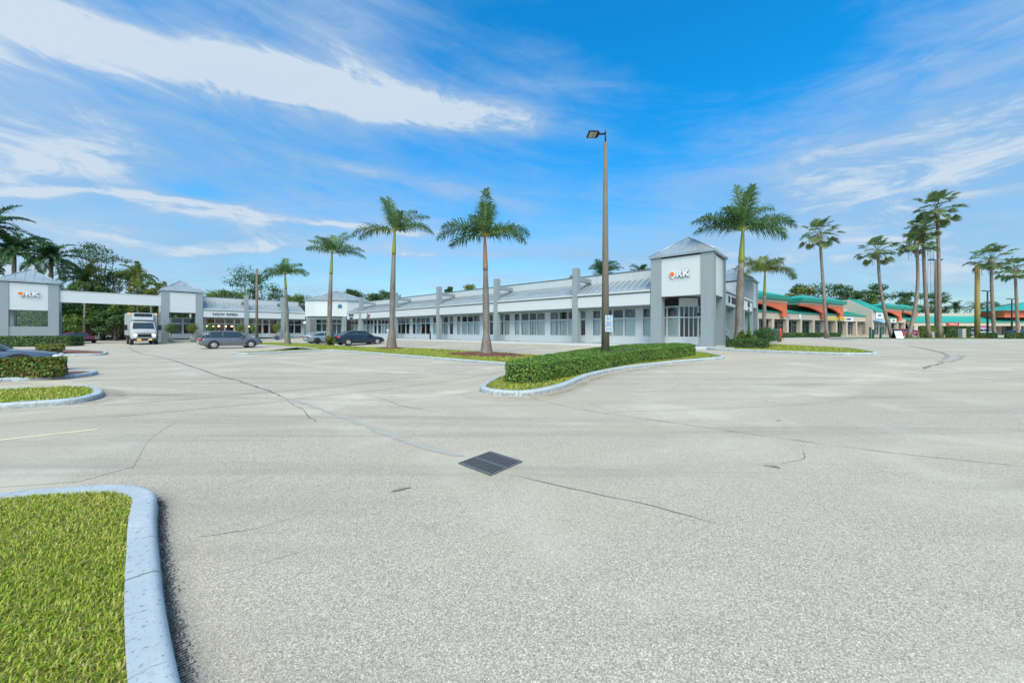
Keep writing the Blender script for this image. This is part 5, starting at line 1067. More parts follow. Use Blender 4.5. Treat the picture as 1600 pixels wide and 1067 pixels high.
# ================================================================== hedges, shrubs, planters on the far side
hedge('clipped_hedge', [(15.1-.9, 23.5), (16.3-.3, 22.2), (16.9, 23.2), (15.4, 24.6)], .55, 900, .07, .10, 'small square clipped hedge at the foot of the corner tower', 31, material='hleafd')
def shrub(X, Y, h, r, label, seed, material='leafm', n=700, leaf=.13, name='shrub', group=None, base=.1):
    rs = np.random.RandomState(seed); root = empty(name, (X, Y, g(X, Y)+base), 0, label, 'plant', group); cen = []; nr = []
    for i in range(7):
        c = np.array([rs.normal(0, r*.4), rs.normal(0, r*.4), h*rs.uniform(.3, .75)]); v = rs.normal(0, 1, (n//7, 3)); v /= np.linalg.norm(v, axis=1)[:, None]
        cen.append(c+v*rs.rand(n//7)[:, None]**.4*np.array([r*.6, r*.6, h*.32])); nr.append(v+[0, 0, .5])
    cen = np.vstack(cen); cen[:, 2] = np.maximum(cen[:, 2], .03); V, F = leafquads(cen, np.vstack(nr), leaf, rs, .4); npmesh('foliage', V, F, material, root)
    mb = MB()
    for i in range(6): mb.tube([(0, 0, -.1), (rs.normal(0, r*.3), rs.normal(0, r*.3), h*.6)], [.02, .01], 4)
    ob('stems', mb, 'twig', root); return root
shrub(16.4, 25.1, 1.3, .3, 'vines and leaves climbing the foot of the biggest royal palm', 1, 'leafm', 1300, .16)
shrub(17.6, 26.4, .5, .35, 'yellow green shrub at the right foot of the biggest royal palm', 2, 'leafy', 900, .15)
shrub(19.5, 29.5, .8, .6, 'dark green bush beside the dark green post', 3, 'leafd', 1000, .15)
shrub(21.5, 31.5, .8, .6, 'green bush halfway along the side of the shops', 4, 'leafm', 900, .15)
shrub(24.2, 34.5, 1.4, 1.0, 'dark bush at the foot of the lighter palm', 5, 'leafd', 1000, .17)
shrub(26.2, 36.0, 1.6, 1.1, 'dense bush left of the green bins', 6, 'leafd', 1100, .17)
shrub(-18.6, 36.0, 1.0, .55, 'bromeliads and red flowers at the foot of the palm left of the dark sedan', 7, 'rleaf', 700, .16)
mound('mulch_bed', 18.2, 26.3, 3.4, 1.3, .9, .06, 'brown mulch bed beside the biggest royal palm', 4, n=900)
wx = lambda px, z: (px-800)/552*z
hedge('clipped_hedge', [(42.2, 55.8), (59.0, 63.3), (58.4, 65.2), (42.0, 57.6)], .75, 120, .24, .1, 'low hedge before the coral shops left of the lone fan palm', 32, material='hleafd')
hedge('tall_clipped_hedge', [(wx(1438, 60), 60), (wx(1474, 60), 60), (wx(1474, 62), 62), (wx(1438, 62), 62)], 1.95, 120, .24, .1, 'bright green tall clipped hedge block left of the darker hedge block', 33, 'hedge', 'hleaf')
hedge('tall_clipped_hedge', [(wx(1478, 60.5), 60.5), (wx(1516, 60.5), 60.5), (wx(1516, 62.5), 62.5), (wx(1478, 62.5), 62.5)], 1.9, 120, .24, .1, 'darker tall clipped hedge block between the fan palms and the yellow brown pole', 34, 'hedge', 'hleafd')
hedge('clipped_hedge', [(wx(1531, 55), 55), (wx(1558, 55), 55), (wx(1557, 58), 58), (wx(1530, 58), 58)], .8, 120, .2, .1, 'low rounded hedge right of the yellow brown pole', 35, material='hleafd')
hedge('clipped_hedge', [(wx(1571, 52), 52), (wx(1625, 52), 52), (wx(1620, 55), 55), (wx(1570, 55), 55)], .8, 120, .2, .1, 'low hedge cut by the right edge of the view', 36, material='hleafd')
hedge('clipped_hedge', [(-51, 35), (-46.0, 36.8), (-46.2, 38.2), (-52.5, 36.8)], 1.0, 160, .16, .05, 'dark low hedge in front of the gateway tower', 37, material='hleafd')
hedge('clipped_hedge', [(-32.4, 24.9), (-30.9, 24.4), (-29.9, 23.6), (-30.5, 23.1), (-32.0, 23.7)], .62, 260, .14, .06, 'yellow green topped shrub behind the parked car at left', 38, material='leafy', under=.3)
in9 = kerb('kerb_far_left', [(-38.5, 24.6), (-31, 22.6), (-27.6, 22.6), (-27.0, 23.4), (-28.2, 24.6), (-30.5, 26.4), (-38, 29)], 'thin pale kerb round the yellow green hedge at left')
fillpoly('mulch_far_left', in9, .09, 'mulch', 'mulch under the yellow green hedge at left', 'ground')
# potted small trees on the restaurant terrace
for i, (y, lab) in enumerate([(-21.9, 'round bushy potted tree at the left column of the side wing tower'), (-19.7, 'round bushy potted tree in the middle of the side wing tower opening'), (-17.7, 'potted tree under the first letters of the now open sign'), (-14.3, 'potted tree left of the small lamp pole'), (-12.6, 'potted tree behind the small lamp pole'), (-9.6, 'bushy potted tree in a blue pot left of the smallest royal palm')]):
    x_, y_ = wor(-39.9, y); root = empty('potted_tree', (x_, y_, g(x_, y_)+.15), 0, lab, 'potted plant', 'potted trees on the side wing terrace')
    mb = MB(); mb.tube([(0, 0, 0), (0, 0, .55), (0, 0, .6)], [.24, .34, .36], 12); ob('pot', mb, 'bluepot' if i == 5 else 'concrete', root)
    mb = MB(); mb.tube([(0, 0, .5), (.03, 0, 1.5)], [.04, .03], 6); ob('trunk', mb, 'bark', root)
    rs = np.random.RandomState(i+60); n = 900; v = rs.normal(0, 1, (n, 3)); v /= np.linalg.norm(v, axis=1)[:, None]; c = v*rs.rand(n)[:, None]**.45*np.array([.68, .68, .75])*(1+.2*np.sin(v[:, :1]*5))+[0, 0, 1.85]
    V, F = leafquads(c, v+[0, 0, .4], .15, rs, .5); npmesh('foliage', V, F, 'leafy' if i % 2 else 'leafm', root)
# ================================================================== poles, signs, drain, street furniture
def lpole(X, Y, base, h, r0, r1, material, label, head=None, group=None, az=0, name='lamp_post'):
    root = empty(name, (X, Y, g(X, Y)+base), az, label, 'lamp post', group)
    mb = MB(); n = 8; a = MB()
    pts = [(0, 0, -.1), (0, 0, h*.5), (0, 0, h)]; mb.tube(pts, [r0, (r0+r1)/2, r1], 8); me = mb.mesh('pole'); ob('pole', me, material, root)
    if head == 'led':
        mb = MB(); mb.tube([(0, 0, h), (0, 0, h+.52)], .035, 8); mb.tube([(0, 0, h+.40), (-.22, -.10, h+.34), (-.42, -.2, h+.28)], .045, 8); ob('bracket', mb, 'lampm', root)
        mb = MB(); mb.box(-.28, .28, -.16, .16, -.035, .045); mb.box(.20, .34, -.12, .12, -.05, .075); bmx = mb.mesh('lamp_head'); lh = ob('lamp_head', bmx, 'lampm', root, loc=(-.66, -.32, h+.20), rot=(R(-34), R(-14), R(28)))
        mb = MB(); mb.box(-.25, -.02, -.13, .13, -.045, -.036); mb.box(.02, .16, -.13, .13, -.045, -.036); ob('lens', mb, 'lens', lh)
    if head == 'T':
        mb = MB(); mb.box(-.9, .9, -.06, .06, h, h+.08); mb.box(-1.1, -.4, -.2, .2, h+.02, h+.2); mb.box(.4, 1.1, -.2, .2, h+.02, h+.2); ob('lamp_heads', mb, 'lampm', root)
    return root
lp = lpole(4.35, 16.46, .1, 10.25, .20, .085, 'pole', 'tall tapering brown concrete lamp post standing in the long hedge', 'led')
sg = empty('parking_sign', (4.35+.10, 16.46-.22, 2.02), R(-4), 'white accessible parking sign with a plate below, strapped to the tall lamp post', 'sign')
mb = MB(); mb.box(-.17, .17, -.012, 0, -.22, .30); ob('plate', mb, 'plate', sg); mb = MB(); mb.box(-.17, .17, -.012, 0, -.46, -.235); ob('lower_plate', mb, 'plate', sg)
mb = MB()
mb.prof([(-.10, .07), (.10, .07), (.10, .27), (-.10, .27)], -.0165, -.0125)
ob('blue_field', mb, 'sbl2', sg)
mb = MB(); mb.prof([(.0+.028*math.cos(t*.7854), .245+.028*math.sin(t*.7854)) for t in range(8)], -.0205, -.017); mb.tube([(0, -.019, .22), (.01, -.019, .15), (.06, -.019, .14), (.08, -.019, .085)], .013, 5); mb.tube([(.05*math.cos(R(a))-.005, -.019, .125+.055*math.sin(R(a))) for a in range(150, 390, 30)], .009, 5); ob('wheelchair_symbol', mb, 'wtext', sg)
text('lettering', 'PARKING BY', .062, 'sblue', sg, (0, -.014, -.02), (R(90), 0, 0), .002, bold=.003, sx=.7); text('lettering', 'DISABLED', .062, 'sblue', sg, (0, -.014, -.09), (R(90), 0, 0), .002, bold=.003, sx=.7); text('lettering', 'PERMIT ONLY', .062, 'sblue', sg, (0, -.014, -.16), (R(90), 0, 0), .002, bold=.003, sx=.65)
text('lettering', '$250 FINE', .075, 'sblue', sg, (0, -.014, -.345), (R(90), 0, 0), .002, bold=.003, sx=.7)
mb = MB(); mb.box(-.18, .12, .0, .02, .18, .21); mb.box(-.18, .12, .0, .02, -.13, -.10); ob('strap', mb, 'iron', sg)
lpole(-30.2, 41.8, .05, 8.9, .16, .10, 'pole', 'plain brown pole in front of the side wing left of the smallest palm')
lpole(wx(1527, 60), 60, .1, 12.4, .34, .27, 'ypole', 'thick yellow brown pole at right before the teal roofed shops', 'x')
lpole(wx(1543, 75), 75, .0, 9.6, .17, .12, 'lampm', 'dark twin headed lamp post right of the yellow brown pole', 'T', 'dark twin headed lamp posts')
lpole(wx(1581, 85), 85, .0, 8.8, .17, .12, 'lampm', 'smaller dark twin headed lamp post near the right edge', 'T', 'dark twin headed lamp posts')
lpole(wx(1462, 64), 64, .0, 14.0, .19, .13, 'pole', 'brown twin headed lamp post between the close fan palms', 'T')
# lattice mast in the distance
mb = MB(); zt = 44
for (a, b) in ((-1.3, -1.3), (1.3, -1.3), (0, 1.2)): mb.tube([(a, b, 0), (a*.62, b*.62, zt)], .11, 4)
for i in range(30):
    z = i*zt/30; f = 1-.38*z/zt; mb.tube([(-1.3*f, -1.3*f, z), (1.3*f, -1.3*f, z)], .06, 4); mb.tube([(-1.3*f, -1.3*f, z), (1.3*f*.98, -1.3*f, z+zt/30)], .05, 4)
ob('lattice_mast', mb, 'iron', label='thin distant lattice mast between the close fan palms', cat='mast', loc=(wx(1453, 180), 180, .38))
# globe lamp by the inner corner
x_, y_ = wor(-39.4, -5.6); gl = empty('globe_lamp', (x_, y_, g(x_, y_)), 0, 'dark post with a white globe lamp before the inner corner tower', 'lamp')
mb = MB(); mb.tube([(0, 0, -.05), (0, 0, .1), (0, 0, 2.5)], [.12, .09, .075], 8); ob('post', mb, 'greend2', gl); mb = MB(); mb.sphere((0, 0, 2.72), .24, 8); ob('globe', mb, 'globe', gl)
# storm drain grate
dg = empty('drain_grate', (-.26, 4.28, 0), R(-41.3), 'square cast iron storm drain grate with two rows of slots in the asphalt', 'drain')
Lh = .275; mb = MB()
for a, b, c_, d_ in ((-Lh, Lh, -Lh, -Lh+.022), (-Lh, Lh, Lh-.022, Lh), (-Lh, -Lh+.022, -Lh+.022, Lh-.022), (Lh-.022, Lh, -Lh+.022, Lh-.022)): mb.box(a, b, c_, d_, -.02, .016)
ob('frame', mb, 'iron', dg)
mb = MB(); i0 = Lh-.024; ns = 10; pitch = 2*i0/ns
mb.box(-i0, i0, -.018, .018, -.012, .012); mb.box(-i0, i0, -i0, -i0+.018, -.012, .012); mb.box(-i0, i0, i0-.018, i0, -.012, .012)
for i in range(ns+1):
    x = -i0+i*pitch; w_ = .0105
    for (a, b) in ((-i0+.018, -.018), (.018, i0-.018)): mb.box(max(-i0, x-w_), min(i0, x+w_), a, b, -.0119, .0119)
ob('bars', mb, 'iron', dg); mb = MB(); mb.box(-i0, i0, -i0, i0, .0045, .0055); ob('sump_shade', mb, 'dark', dg)  # flat black sheet stands in for the shaded pit under the bars
# furniture near the shops
def wobj(name, u, y, mbs, label, cat, group=None, rz=0., z=.52):
    r = empty(name, (*wor(u, y), z), ROT+rz, label, cat, group)
    for nm, mb, m_ in mbs: ob(nm, mb, m_, r)
    return r
m1 = MB(); m1.box(-.28, .28, -.28, .28, 1.0, 1.32); m2 = MB(); m2.box(-.24, .24, -.22, .22, 0, .98); wobj('newspaper_box', -21.6, -.15, [('box', m1, 'wtext'), ('stand', m2, 'frame')], 'white box on a stand beside the tallest palm trunk', 'box')
m1 = MB(); m1.tube([(0, 0, 0), (0, 0, 1.0)], .09, 10); m2 = MB(); m2.sphere((0, 0, 1.0), .09, 6, .5); wobj('ash_bollard', -11.1, -.5, [('post', m1, 'lampm'), ('cap', m2, 'dark')], 'short black bollard at the foot of the fourth column from the corner tower', 'bollard')
# motorcycle by the side arcade
m1 = MB(); m1.tube([(.25*math.cos(a)*1.2-.65, 0, .32+.3*math.sin(a)) for a in np.linspace(0, 6.28, 16)], .055, 6); m2 = MB(); m2.tube([(.30*math.cos(a)+.65, 0, .32+.3*math.sin(a)) for a in np.linspace(0, 6.28, 16)], .055, 6)
m3 = MB(); m3.tube([(-.6, 0, .35), (-.35, 0, .62), (.15, 0, .78), (.42, 0, .85), (.65, 0, .35)], [.09, .17, .17, .08, .04], 8); m3.box(-.2, .25, -.14, .14, .25, .6); m4 = MB(); m4.tube([(.42, -.35, 1.05), (.45, 0, .98), (.42, .35, 1.05)], .025, 6); m4.sphere((.3, 0, 1.15), .14, 6)
wobj('motorcycle', 20.1, 5.9, [('front_wheel', m2, 'black'), ('rear_wheel', m1, 'black'), ('body', m3, 'dark'), ('handlebar', m4, 'chrome')], 'dark motorcycle parked in the side arcade behind the small square hedge', 'motorcycle', rz=R(70))
m1 = MB(); m1.tube([(0, 0, -.4), (0, 0, 2.7)], .075, 8); wobj('green_post', 21.6, 8.6, [('post', m1, 'greend2')], 'thin dark green post right of the biggest royal palm', 'post')
# bins and red bollard
bx = empty('green_bin', (29.8, 40.6, .45), R(-10), 'large dark green wheeled bin cabinet beside the red bollard', 'bin'); mb = MB(); mb.prof([(-.62, 0), (.55, 0), (.66, 1.25), (-.66, 1.25)], -.5, .5); ob('body', mb, 'bin', bx)
mb = MB(); mb.box(-.70, .70, -.56, .54, 1.252, 1.36); ob('lid', mb, 'greend', bx); mb = MB(); mb.cyl((-.45, -.56, .1), .1, .06, (0, 1, 0)); mb.cyl((.4, -.56, .1), .1, .06, (0, 1, 0)); ob('wheels', mb, 'black', bx)
bx = empty('green_bin', (27.9, 40.2, .45), R(-10), 'dark green bin half hidden behind the lighter palm trunk', 'bin'); mb = MB(); mb.prof([(-.5, 0), (.45, 0), (.56, 1.15), (-.56, 1.15)], -.4, .4); ob('body', mb, 'bin', bx); mb = MB(); mb.box(-.6, .6, -.45, .45, 1.152, 1.22); ob('lid', mb, 'greend', bx)
mb = MB(); mb.tube([(0, 0, -.1), (0, 0, 1.3), (0, 0, 1.4)], [.13, .13, .08], 12); rb = ob('red_bollard', mb, 'redp', label='red bollard beside the green bins', cat='bollard', loc=(29.6, 39.0, .47))
# low green fence posts and A-frame sign at far right
for i, (px, h_) in enumerate([(1360, 1.6), (1364.5, 1.3), (1376, 1.5)]):
    mb = MB(); mb.box(-.09, .09, -.09, .09, -.1, h_); mb.box(-.11, .11, -.11, .11, h_+.001, h_+.06); ob('green_post', mb, 'greend2', label=['leftmost of the three green posts before the gabled shop', 'middle one of the three green posts before the gabled shop', 'rightmost of the three green posts before the gabled shop'][i], cat='post', group='short green posts', loc=(wx(px, 54), 54, .48))
af = empty('sandwich_board', (wx(1402, 54), 54, .48), R(-8), 'leaning white sign board between two fan palm trunks', 'sign'); mb = MB(); mb.prof([(-.45, -.05), (-.38, -.05), (0, 1.25), (.38, -.05), (.45, -.05), (.03, 1.32), (-.03, 1.32)], -.5, .5, 'x'); ob('frame', mb, 'lampm', af)
mb = MB(); mb.add([(-.5, -.47, 0), (.5, -.47, 0), (.5, -.04, 1.27), (-.5, -.04, 1.27)], [(0, 1, 2, 3)]); ob('board', mb, 'wtext', af)
for i, px in enumerate((1454, 1496)):
    mb = MB(); mb.box(-.3, .3, -.3, .3, 0, 1.0 if i == 0 else 1.5); mb.box(-.35, .35, -.35, .35, -.1, .1001); ob('utility_cabinet', mb, 'concrete', label=['small grey utility cabinet at the foot of the middle fan palms', 'taller grey utility cabinet in front of the darker hedge block'][i], cat='cabinet', loc=(wx(px, 59.4), 59.4-.6*i, .47))
# ================================================================== vehicles
def loft(mb, rows):
    """rows of half sections (y>=0 side) from sill to centre line; mirrored"""
    full = [r+[(p[0], -p[1], p[2]) for p in r[-2::-1]] for r in rows]
    sm = mb.smooth; mb.smooth = True; mb.grid(full); mb.smooth = sm
    n = len(full[0]); return full
def wheel(root, x, y, r, w, side, rimm='rim'):
    mb = MB(); s = 1 if side > 0 else -1
    prof = [(r*.62, .0), (r*.9, .0), (r, w*.15), (r, w*.85), (r*.9, w), (r*.62, w)]
    n = 24; vs = []; fs = []
    for i in range(n):
        a = i/n*6.28318
        for rr, dpt in prof: vs.append((x+rr*math.cos(a), y-s*dpt, r+rr*math.sin(a)))
    k_ = len(prof)
    for i in range(n):
        for j in range(k_-1): fs.append((i*k_+j, ((i+1) % n)*k_+j, ((i+1) % n)*k_+j+1, i*k_+j+1) if s > 0 else (i*k_+j+1, ((i+1) % n)*k_+j+1, ((i+1) % n)*k_+j, i*k_+j))
    mb.smooth = True; mb.add(vs, fs); wo_ = ob('wheel', mb, 'black', root)
    mb = MB(); ro = r*.64; yy = y-s*.012
    mb.tube([(x+ro*math.cos(a), yy-s*.01, r+ro*math.sin(a)) for a in np.linspace(0, 6.2832, 25)], .018, 5, False)
    for i in range(10):
        a = i/10*6.283; ca, sa = math.cos(a), math.sin(a); pa, pb = -sa*.035, ca*.035
        mb.add([(x+pa, yy-s*.005, r+pb), (x-pa, yy-s*.005, r-pb), (x+ro*ca-pa*.6, yy-s*.02, r+ro*sa-pb*.6), (x+ro*ca+pa*.6, yy-s*.02, r+ro*sa+pb*.6)], [(0, 1, 2, 3)])
    mb.cyl((x, yy-s*.03, r), r*.17, s*.04, (0, 1, 0), 10); mb.cyl((x, yy-s*.022, r), ro*.93, -s*.008, (0, 1, 0), 24); ob('rim', mb, rimm, wo_)
    mb = MB(); mb.cyl((x, yy-s*.06, r), r*.62, -s*.01, (0, 1, 0), 20); ob('brake_disc', mb, 'dark', wo_)
def car(X, Y, rz, paint, label, L=4.8, Wd=1.86, top=1.45, kind='sedan', wb=2.85, wr=.34, group=None, z=None, rimm='rim', trimm='dark', name='parked_car'):
    root = empty(name, (X, Y, g(X, Y) if z is None else z), rz, label, 'car', group); hw = Wd/2
    # x from rear (-) to front (+)
    if kind == 'suv': ST = [(0, .55, .98, .80), (.02, .36, 1.05, .92), (.08, .30, 1.08, .97), (.2, .24, 1.08, 1), (.5, .24, 1.07, 1), (.70, .24, 1.08, 1), (.76, .24, 1.07, .99), (.88, .28, 1.02, .96), (.96, .34, .95, .88), (.99, .40, .80, .80), (1, .45, .66, .74)]
    else: ST = [(0, .50, .86, .76), (.02, .36, .96, .88), (.08, .26, .99, .95), (.2, .2, .97, 1), (.5, .2, .93, 1), (.68, .2, .92, 1), (.76, .2, .88, .99), (.88, .22, .80, .95), (.96, .28, .72, .86), (.985, .34, .62, .78), (1, .40, .55, .70)]
    rows = []
    for (f, zb, zs, w_) in ST:
        x = -L/2+f*L; w = hw*w_
        rows.append([(x, w*.90, zb), (x, w*.985, zb+(zs-zb)*.18), (x, w, zb+(zs-zb)*.45), (x, w*.985, zb+(zs-zb)*.72), (x, w*.95, zs-.06), (x, w*.87, zs-.005), (x, w*.5, zs+.02), (x, 0, zs+.03)])
    mb = MB(); full = loft(mb, rows)
    for r in (full[0], full[-1]): mb.add(r, [tuple(range(len(r))) if r is full[-1] else tuple(range(len(r)-1, -1, -1))])
    mb.grid([[r[0] for r in full], [r[-1] for r in full]])
    body = ob('body', mb, paint, root)
    # cabin
    if kind == 'suv': cb = [(.03, .02, 1.03), (.09, .80, .90), (.16, .96, .93), (.35, 1, .95), (.52, .985, .95), (.60, .90, .94), (.655, .55, .95), (.72, .02, .97)]
    elif kind == 'coupe': cb = [(.05, .02, .9), (.14, .36, .84), (.26, .78, .87), (.38, .98, .9), (.47, 1, .9), (.56, .93, .9), (.64, .55, .93), (.74, .02, .96)]
    else: cb = [(.08, .02, .92), (.17, .48, .86), (.27, .86, .88), (.38, .99, .9), (.5, 1, .9), (.58, .92, .9), (.65, .55, .93), (.74, .02, .96)]
    zsb = 1.05 if kind == 'suv' else .93; gl = []; rf = []
    for f, hf, w_ in cb:
        x = -L/2+f*L; w = hw*w_*.95; zt = zsb+(top-zsb)*hf; wt = w*(1-.20*hf)
        gl.append([(x, w, zsb-.05), (x, (w*2+wt)/3, zsb+(zt-zsb)*.35), (x, wt+.01, zsb+(zt-zsb)*.8-.02), (x, wt*.93, zt-.035), (x, wt*.5, zt-.012), (x, 0, zt-.008)])
        rf.append([(x, wt+.035, zsb+(zt-zsb)*.86-.02), (x, wt*.955, zt-.018), (x, wt*.5, zt+.008), (x, 0, zt+.012)])
    mb = MB(); loft(mb, gl); ob('windows', mb, 'cglass', body)
    i0, i1 = (1, 5) if kind == 'suv' else (2, 5)
    mb = MB(); loft(mb, rf[i0:i1+1]); 
    for s in (1, -1):
        def pil(i, a=.022, t0=0, t1=3): 
            q = gl[i]; mb.tube([(q[j][0]+dx, s*(q[j][1]+.004), q[j][2]) for j, dx in ((0, 0), (1, 0), (2, 0), (3, 0))], a, 5)
        pil(3 if kind != 'suv' else 3, .030); 
        if kind == 'suv': pil(1, .06); pil(2, .03)
        # A and C pillars along the glass edges
        def run(ids, a): mb.tube([(gl[i][3][0], s*(gl[i][3][1]+.012), gl[i][3][2]) for i in ids], a, 5)
        run([4, 5, 6, 7] if kind != 'suv' else [4, 5, 6, 7], .035); run([3, 2, 1, 0] if kind != 'suv' else [3, 2, 1, 0], .05 if kind != 'suv' else .04)
        mb.tube([(gl[i][0][0], s*(gl[i][0][1]+.012), gl[i][0][2]+.045) for i in range(len(gl))], .014, 4)
    ob('roof', mb, paint, body)
    for s in (1, -1):
        for xx in (-wb/2, wb/2):
            xo = xx+(0.02 if kind != 'suv' else 0); mb = MB(); mb.prof([(xo+(wr+.075)*math.cos(a), max(.15, wr+(wr+.075)*math.sin(a))) for a in np.linspace(-.5, math.pi+.5, 18)], s*(hw+.004), s*(hw-.12)); ob('wheel_arch', mb, 'black', body)
            wheel(root, xo, s*(hw+.05), wr, .22, s, rimm)
        mb = MB(); mb.box(-L*.5+L*.62, -L*.5+L*.655, s*(hw-.02) if s > 0 else s*(hw+.17), s*(hw+.17) if s > 0 else s*(hw-.02), zsb+.0, zsb+.14); ob('mirror', mb, paint, body)
        for f0, f1 in ((.335, .47), (.50, .60)):
            mb = MB(); x_ = -L/2+L*(f0+.02); mb.tube([(x_, s*(hw*.985+.012), zsb-.19), (x_+.18, s*(hw*.985+.012), zsb-.19)], .014, 5); ob('handle', mb, 'chrome', body)
        mb = MB(); 
        for f in (.315, .475, .635): mb.tube([(-L/2+L*f, s*(hw+.0005), .34), (-L/2+L*f, s*(hw*1.0+.0005), .62), (-L/2+L*f, s*(hw*.985), .80)], .006, 4)
        ob('door_seams', mb, 'dark', body)
        mb = MB(); mb.box(-L*.28, L*.26, min(s*(hw-.03), s*(hw+.008)), max(s*(hw-.03), s*(hw+.008)), .20 if kind != 'suv' else .26, .27 if kind != 'suv' else .34); ob('sill', mb, trimm, body)
        zt_ = .80 if kind != 'suv' else .92
        mb = MB(); mb.sphere((-L/2+.10, s*hw*.80, zt_), .15, 8, .6, 1.0, 1.5); ob('tail_light', mb, 'red', body)
        mb = MB(); mb.sphere((L/2-.10, s*hw*.70, .62 if kind != 'suv' else .80), .11, 8, .55, 1.3, 1.7); ob('headlight', mb, 'hl', body)
    mb = MB(); zb_ = .42 if kind != 'suv' else .5; mb.box(-L/2-.012, -L/2+.05, -.26, .26, zb_+.12, zb_+.24); ob('number_plate', mb, 'wtext', body)
    mb = MB(); mb.box(L/2-.06, L/2+.012, -.5, .5, zb_-.12, zb_+.1); ob('grille', mb, 'dark', body)
    return root
def paintm(name, col, metal=.35, rough=.28):
    m = mat(name, col, rough, metal); b = m.node_tree.nodes['Principled BSDF']; b.inputs['Coat Weight'].default_value = .6; b.inputs['Coat Roughness'].default_value = .06; return m
M['pgrey'] = paintm('grey_car_paint', (.16, .175, .20)); M['pnavy'] = paintm('dark_blue_car_paint', (.018, .035, .06)); M['psilv'] = paintm('silver_blue_car_paint', (.30, .38, .42))
M['pwhite'] = paintm('white_car_paint', (.46, .50, .52), 0); M['pred'] = paintm('red_car_paint', (.45, .02, .03), 0); M['pblue'] = paintm('light_blue_car_paint', (.12, .30, .42)); M['psteel'] = paintm('steel_car_paint', (.13, .165, .21))
HB = ROT+R(90)       # nose towards the long front
def pc(u, y, *a, **kw): X, Y = wor(u, y); return car(X, Y, HB, *a, **kw)
suv_ = pc(-15.1, -19.9, 'pgrey', 'grey suv parked nose in before the side wing, its pale wheels showing', 5.05, 1.95, 1.76, 'suv', 2.95, .38, trimm='chrome'); suv_.scale = (.92, .92, .92)
sd_car = pc(-11.5, -9.5, 'pnavy', 'dark blue sedan parked between the second and third palm from the left', 4.75, 1.86, 1.44, 'sedan', 2.88, .34); sd_car.scale = (1.1, 1.06, 1.06)
pc(-19.0, -9.9, 'psilv', 'silver blue sedan with dark wheels parked behind the two left palms', 4.8, 1.88, 1.38, 'coupe', 2.9, .34, rimm='lampm')
pc(-22.6, -8.9, 'pwhite', 'white car half hidden behind the silver sedan and the smallest palm', 4.6, 1.84, 1.42, 'sedan', 2.75, .33)
X, Y = -19.85, 12.55; car(X, Y, HB, 'psteel', 'steel grey car at the left edge behind the red tipped hedge, bonnet in view', 4.8, 1.86, 1.46, 'sedan', 2.85, .34)
X, Y = wor(-36.5, -31.8); car(X-5.5, Y+4.0, HB+R(90), 'pblue', 'light blue car behind the right column of the gateway tower', 4.4, 1.8, 1.5, 'sedan', 2.6, .33)
car(-57.2, 46.5, R(-10), 'pred', 'dark red car beyond the drive right of the light blue car', 4.4, 1.8, 1.4, 'sedan', 2.6, .33)
car(wx(1535, 82), 82, R(0), 'pwhite', 'white suv parked before the teal roofed shops behind the yellow brown pole', 4.9, 1.9, 1.8, 'suv', 2.85, .37, z=.38)
car(wx(1594, 72), 72, R(5), 'pnavy', 'dark car near the right edge before the teal roofed shops', 4.7, 1.86, 1.45, 'sedan', 2.8, .34, z=.38)
car(wx(1409, 76), 76, R(8), 'pred', 'red car with a white top behind the leaning white sign board', 4.7, 1.86, 1.7, 'suv', 2.8, .34, z=.38)
car(wx(1434, 78), 78, R(8), 'pred', 'red car just left of the bright tall hedge block', 4.6, 1.86, 1.4, 'sedan', 2.8, .34, z=.38)
# delivery truck
tk = empty('delivery_truck', (-44.6, 42.6, 0), R(-50), 'white refrigerated delivery truck facing us with headlights on under the beam', 'truck')
tk.rotation_euler = (0, 0, math.atan2(-42.6, 44.6)+R(4)); tk.scale = (1.12, 1.12, 1.12)
mb = MB(); mb.box(-3.6, .55, -1.12, 1.12, .95, 3.35); me = mb.mesh('cargo_box'); bm = bmesh.new(); bm.from_mesh(me); bmesh.ops.bevel(bm, geom=bm.edges[:], offset=.05, segments=2, affect='EDGES'); bm.to_mesh(me); bm.free(); bxk = ob('cargo_box', me, 'trkw', tk)
mb = MB(); mb.box(.55, 1.0, -.75, .75, 2.6, 3.3); mb.m = 1; mb.box(1.0, 1.04, -.65, .65, 2.95, 3.25); mb.m = 0; ob('refrigeration_unit', mb, ['frame', 'dark'], bxk)
for s in (-1, 1):
    mb = MB(); mb.box(.552, .60, s*1.0-.08, s*1.0+.08, 3.18, 3.26); ob('marker_light', mb, 'amber', bxk)
mb = MB(); mb.smooth = False
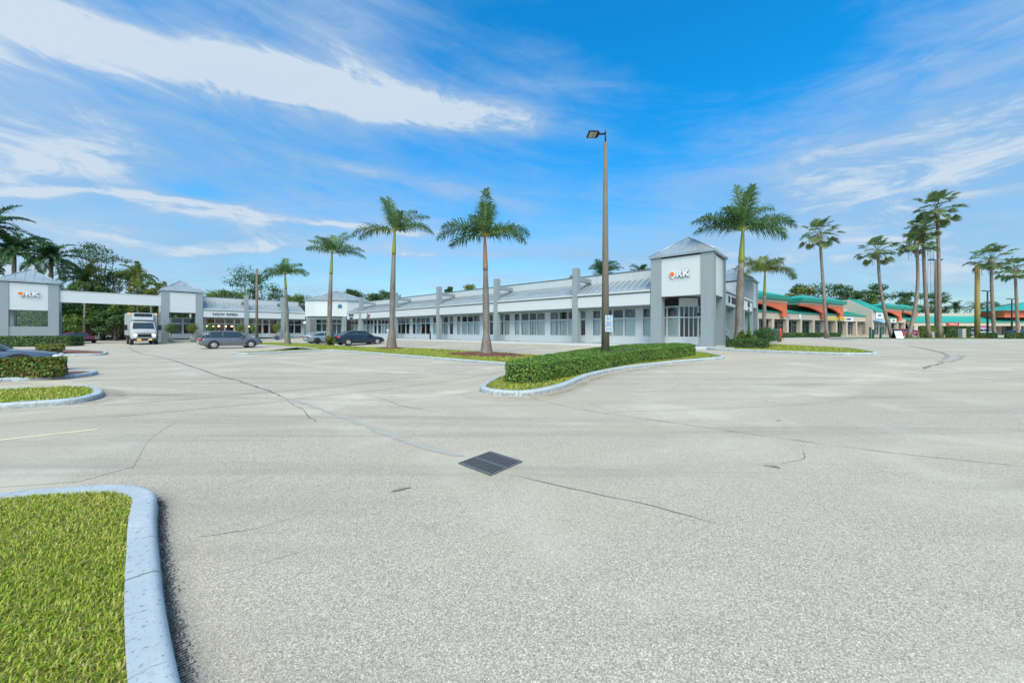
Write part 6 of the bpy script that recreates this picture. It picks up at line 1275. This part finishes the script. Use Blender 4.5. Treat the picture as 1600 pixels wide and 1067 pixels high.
rows = [[(.6, .95, .75), (.6, 1.0, 1.5), (.62, .93, 2.2), (.66, .8, 2.42), (.66, 0, 2.46)], [(1.25, .98, .7), (1.25, 1.0, 1.5), (1.05, .90, 2.2), (1.0, .78, 2.40), (1.0, 0, 2.44)], [(1.7, .98, .65), (1.72, .98, 1.42), (1.5, .92, 1.62), (1.45, .85, 1.64), (1.45, 0, 1.66)], [(2.35, .93, .62), (2.38, .9, 1.1), (2.3, .85, 1.34), (2.25, .75, 1.40), (2.25, 0, 1.44)], [(2.55, .80, .62), (2.56, .8, 1.0), (2.5, .75, 1.2), (2.45, .6, 1.26), (2.45, 0, 1.28)]]
loft(mb, rows); mb.add([(2.552, -.8, .62), (2.552, .8, .62), (2.555, .8, 1.0), (2.5, .7, 1.22), (2.5, -.7, 1.22), (2.555, -.8, 1.0)], [(0, 1, 2, 3, 4, 5)]); cab = ob('cab', mb, 'trkw', tk)
mb = MB(); mb.add([(1.53, -.80, 1.66), (1.53, .80, 1.66), (1.10, .72, 2.30), (1.10, -.72, 2.30)], [(0, 1, 2, 3)]); ob('windscreen', mb, 'cglass', cab)
mb = MB(); mb.box(2.56, 2.6, -.5, .5, .8, 1.12); ob('grille', mb, 'lampm', cab); mb = MB(); mb.box(2.5, 2.72, -.95, .95, .42, .64); ob('bumper', mb, 'lampm', cab)
for s in (-1, 1):
    mb = MB(); mb.sphere((2.52, s*.66, .98), .13, 6); ob('headlight', mb, 'truckl', cab); mb = MB(); mb.box(2.725, 2.74, s*.4-.14, s*.4+.14, .48, .58); ob('fog_light', mb, 'amber', cab)
    mb = MB(); mb.box(1.2, 1.3, s*1.25-.12, s*1.25+.12, 1.5, 2.05); mb.tube([(1.25, s*.98, 1.55), (1.25, s*1.2, 1.6)], .02, 4); ob('mirror', mb, 'lampm', cab)
    for x in (1.75, -2.4): wheel(tk, x, s*1.02, .43, .28, s)
mb = MB(); mb.box(-3.4, 2.3, -.6, .6, .45, .72); mb.box(-3.5, .5, -1.0, 1.0, .73, .948); ob('chassis', mb, 'dark', tk)
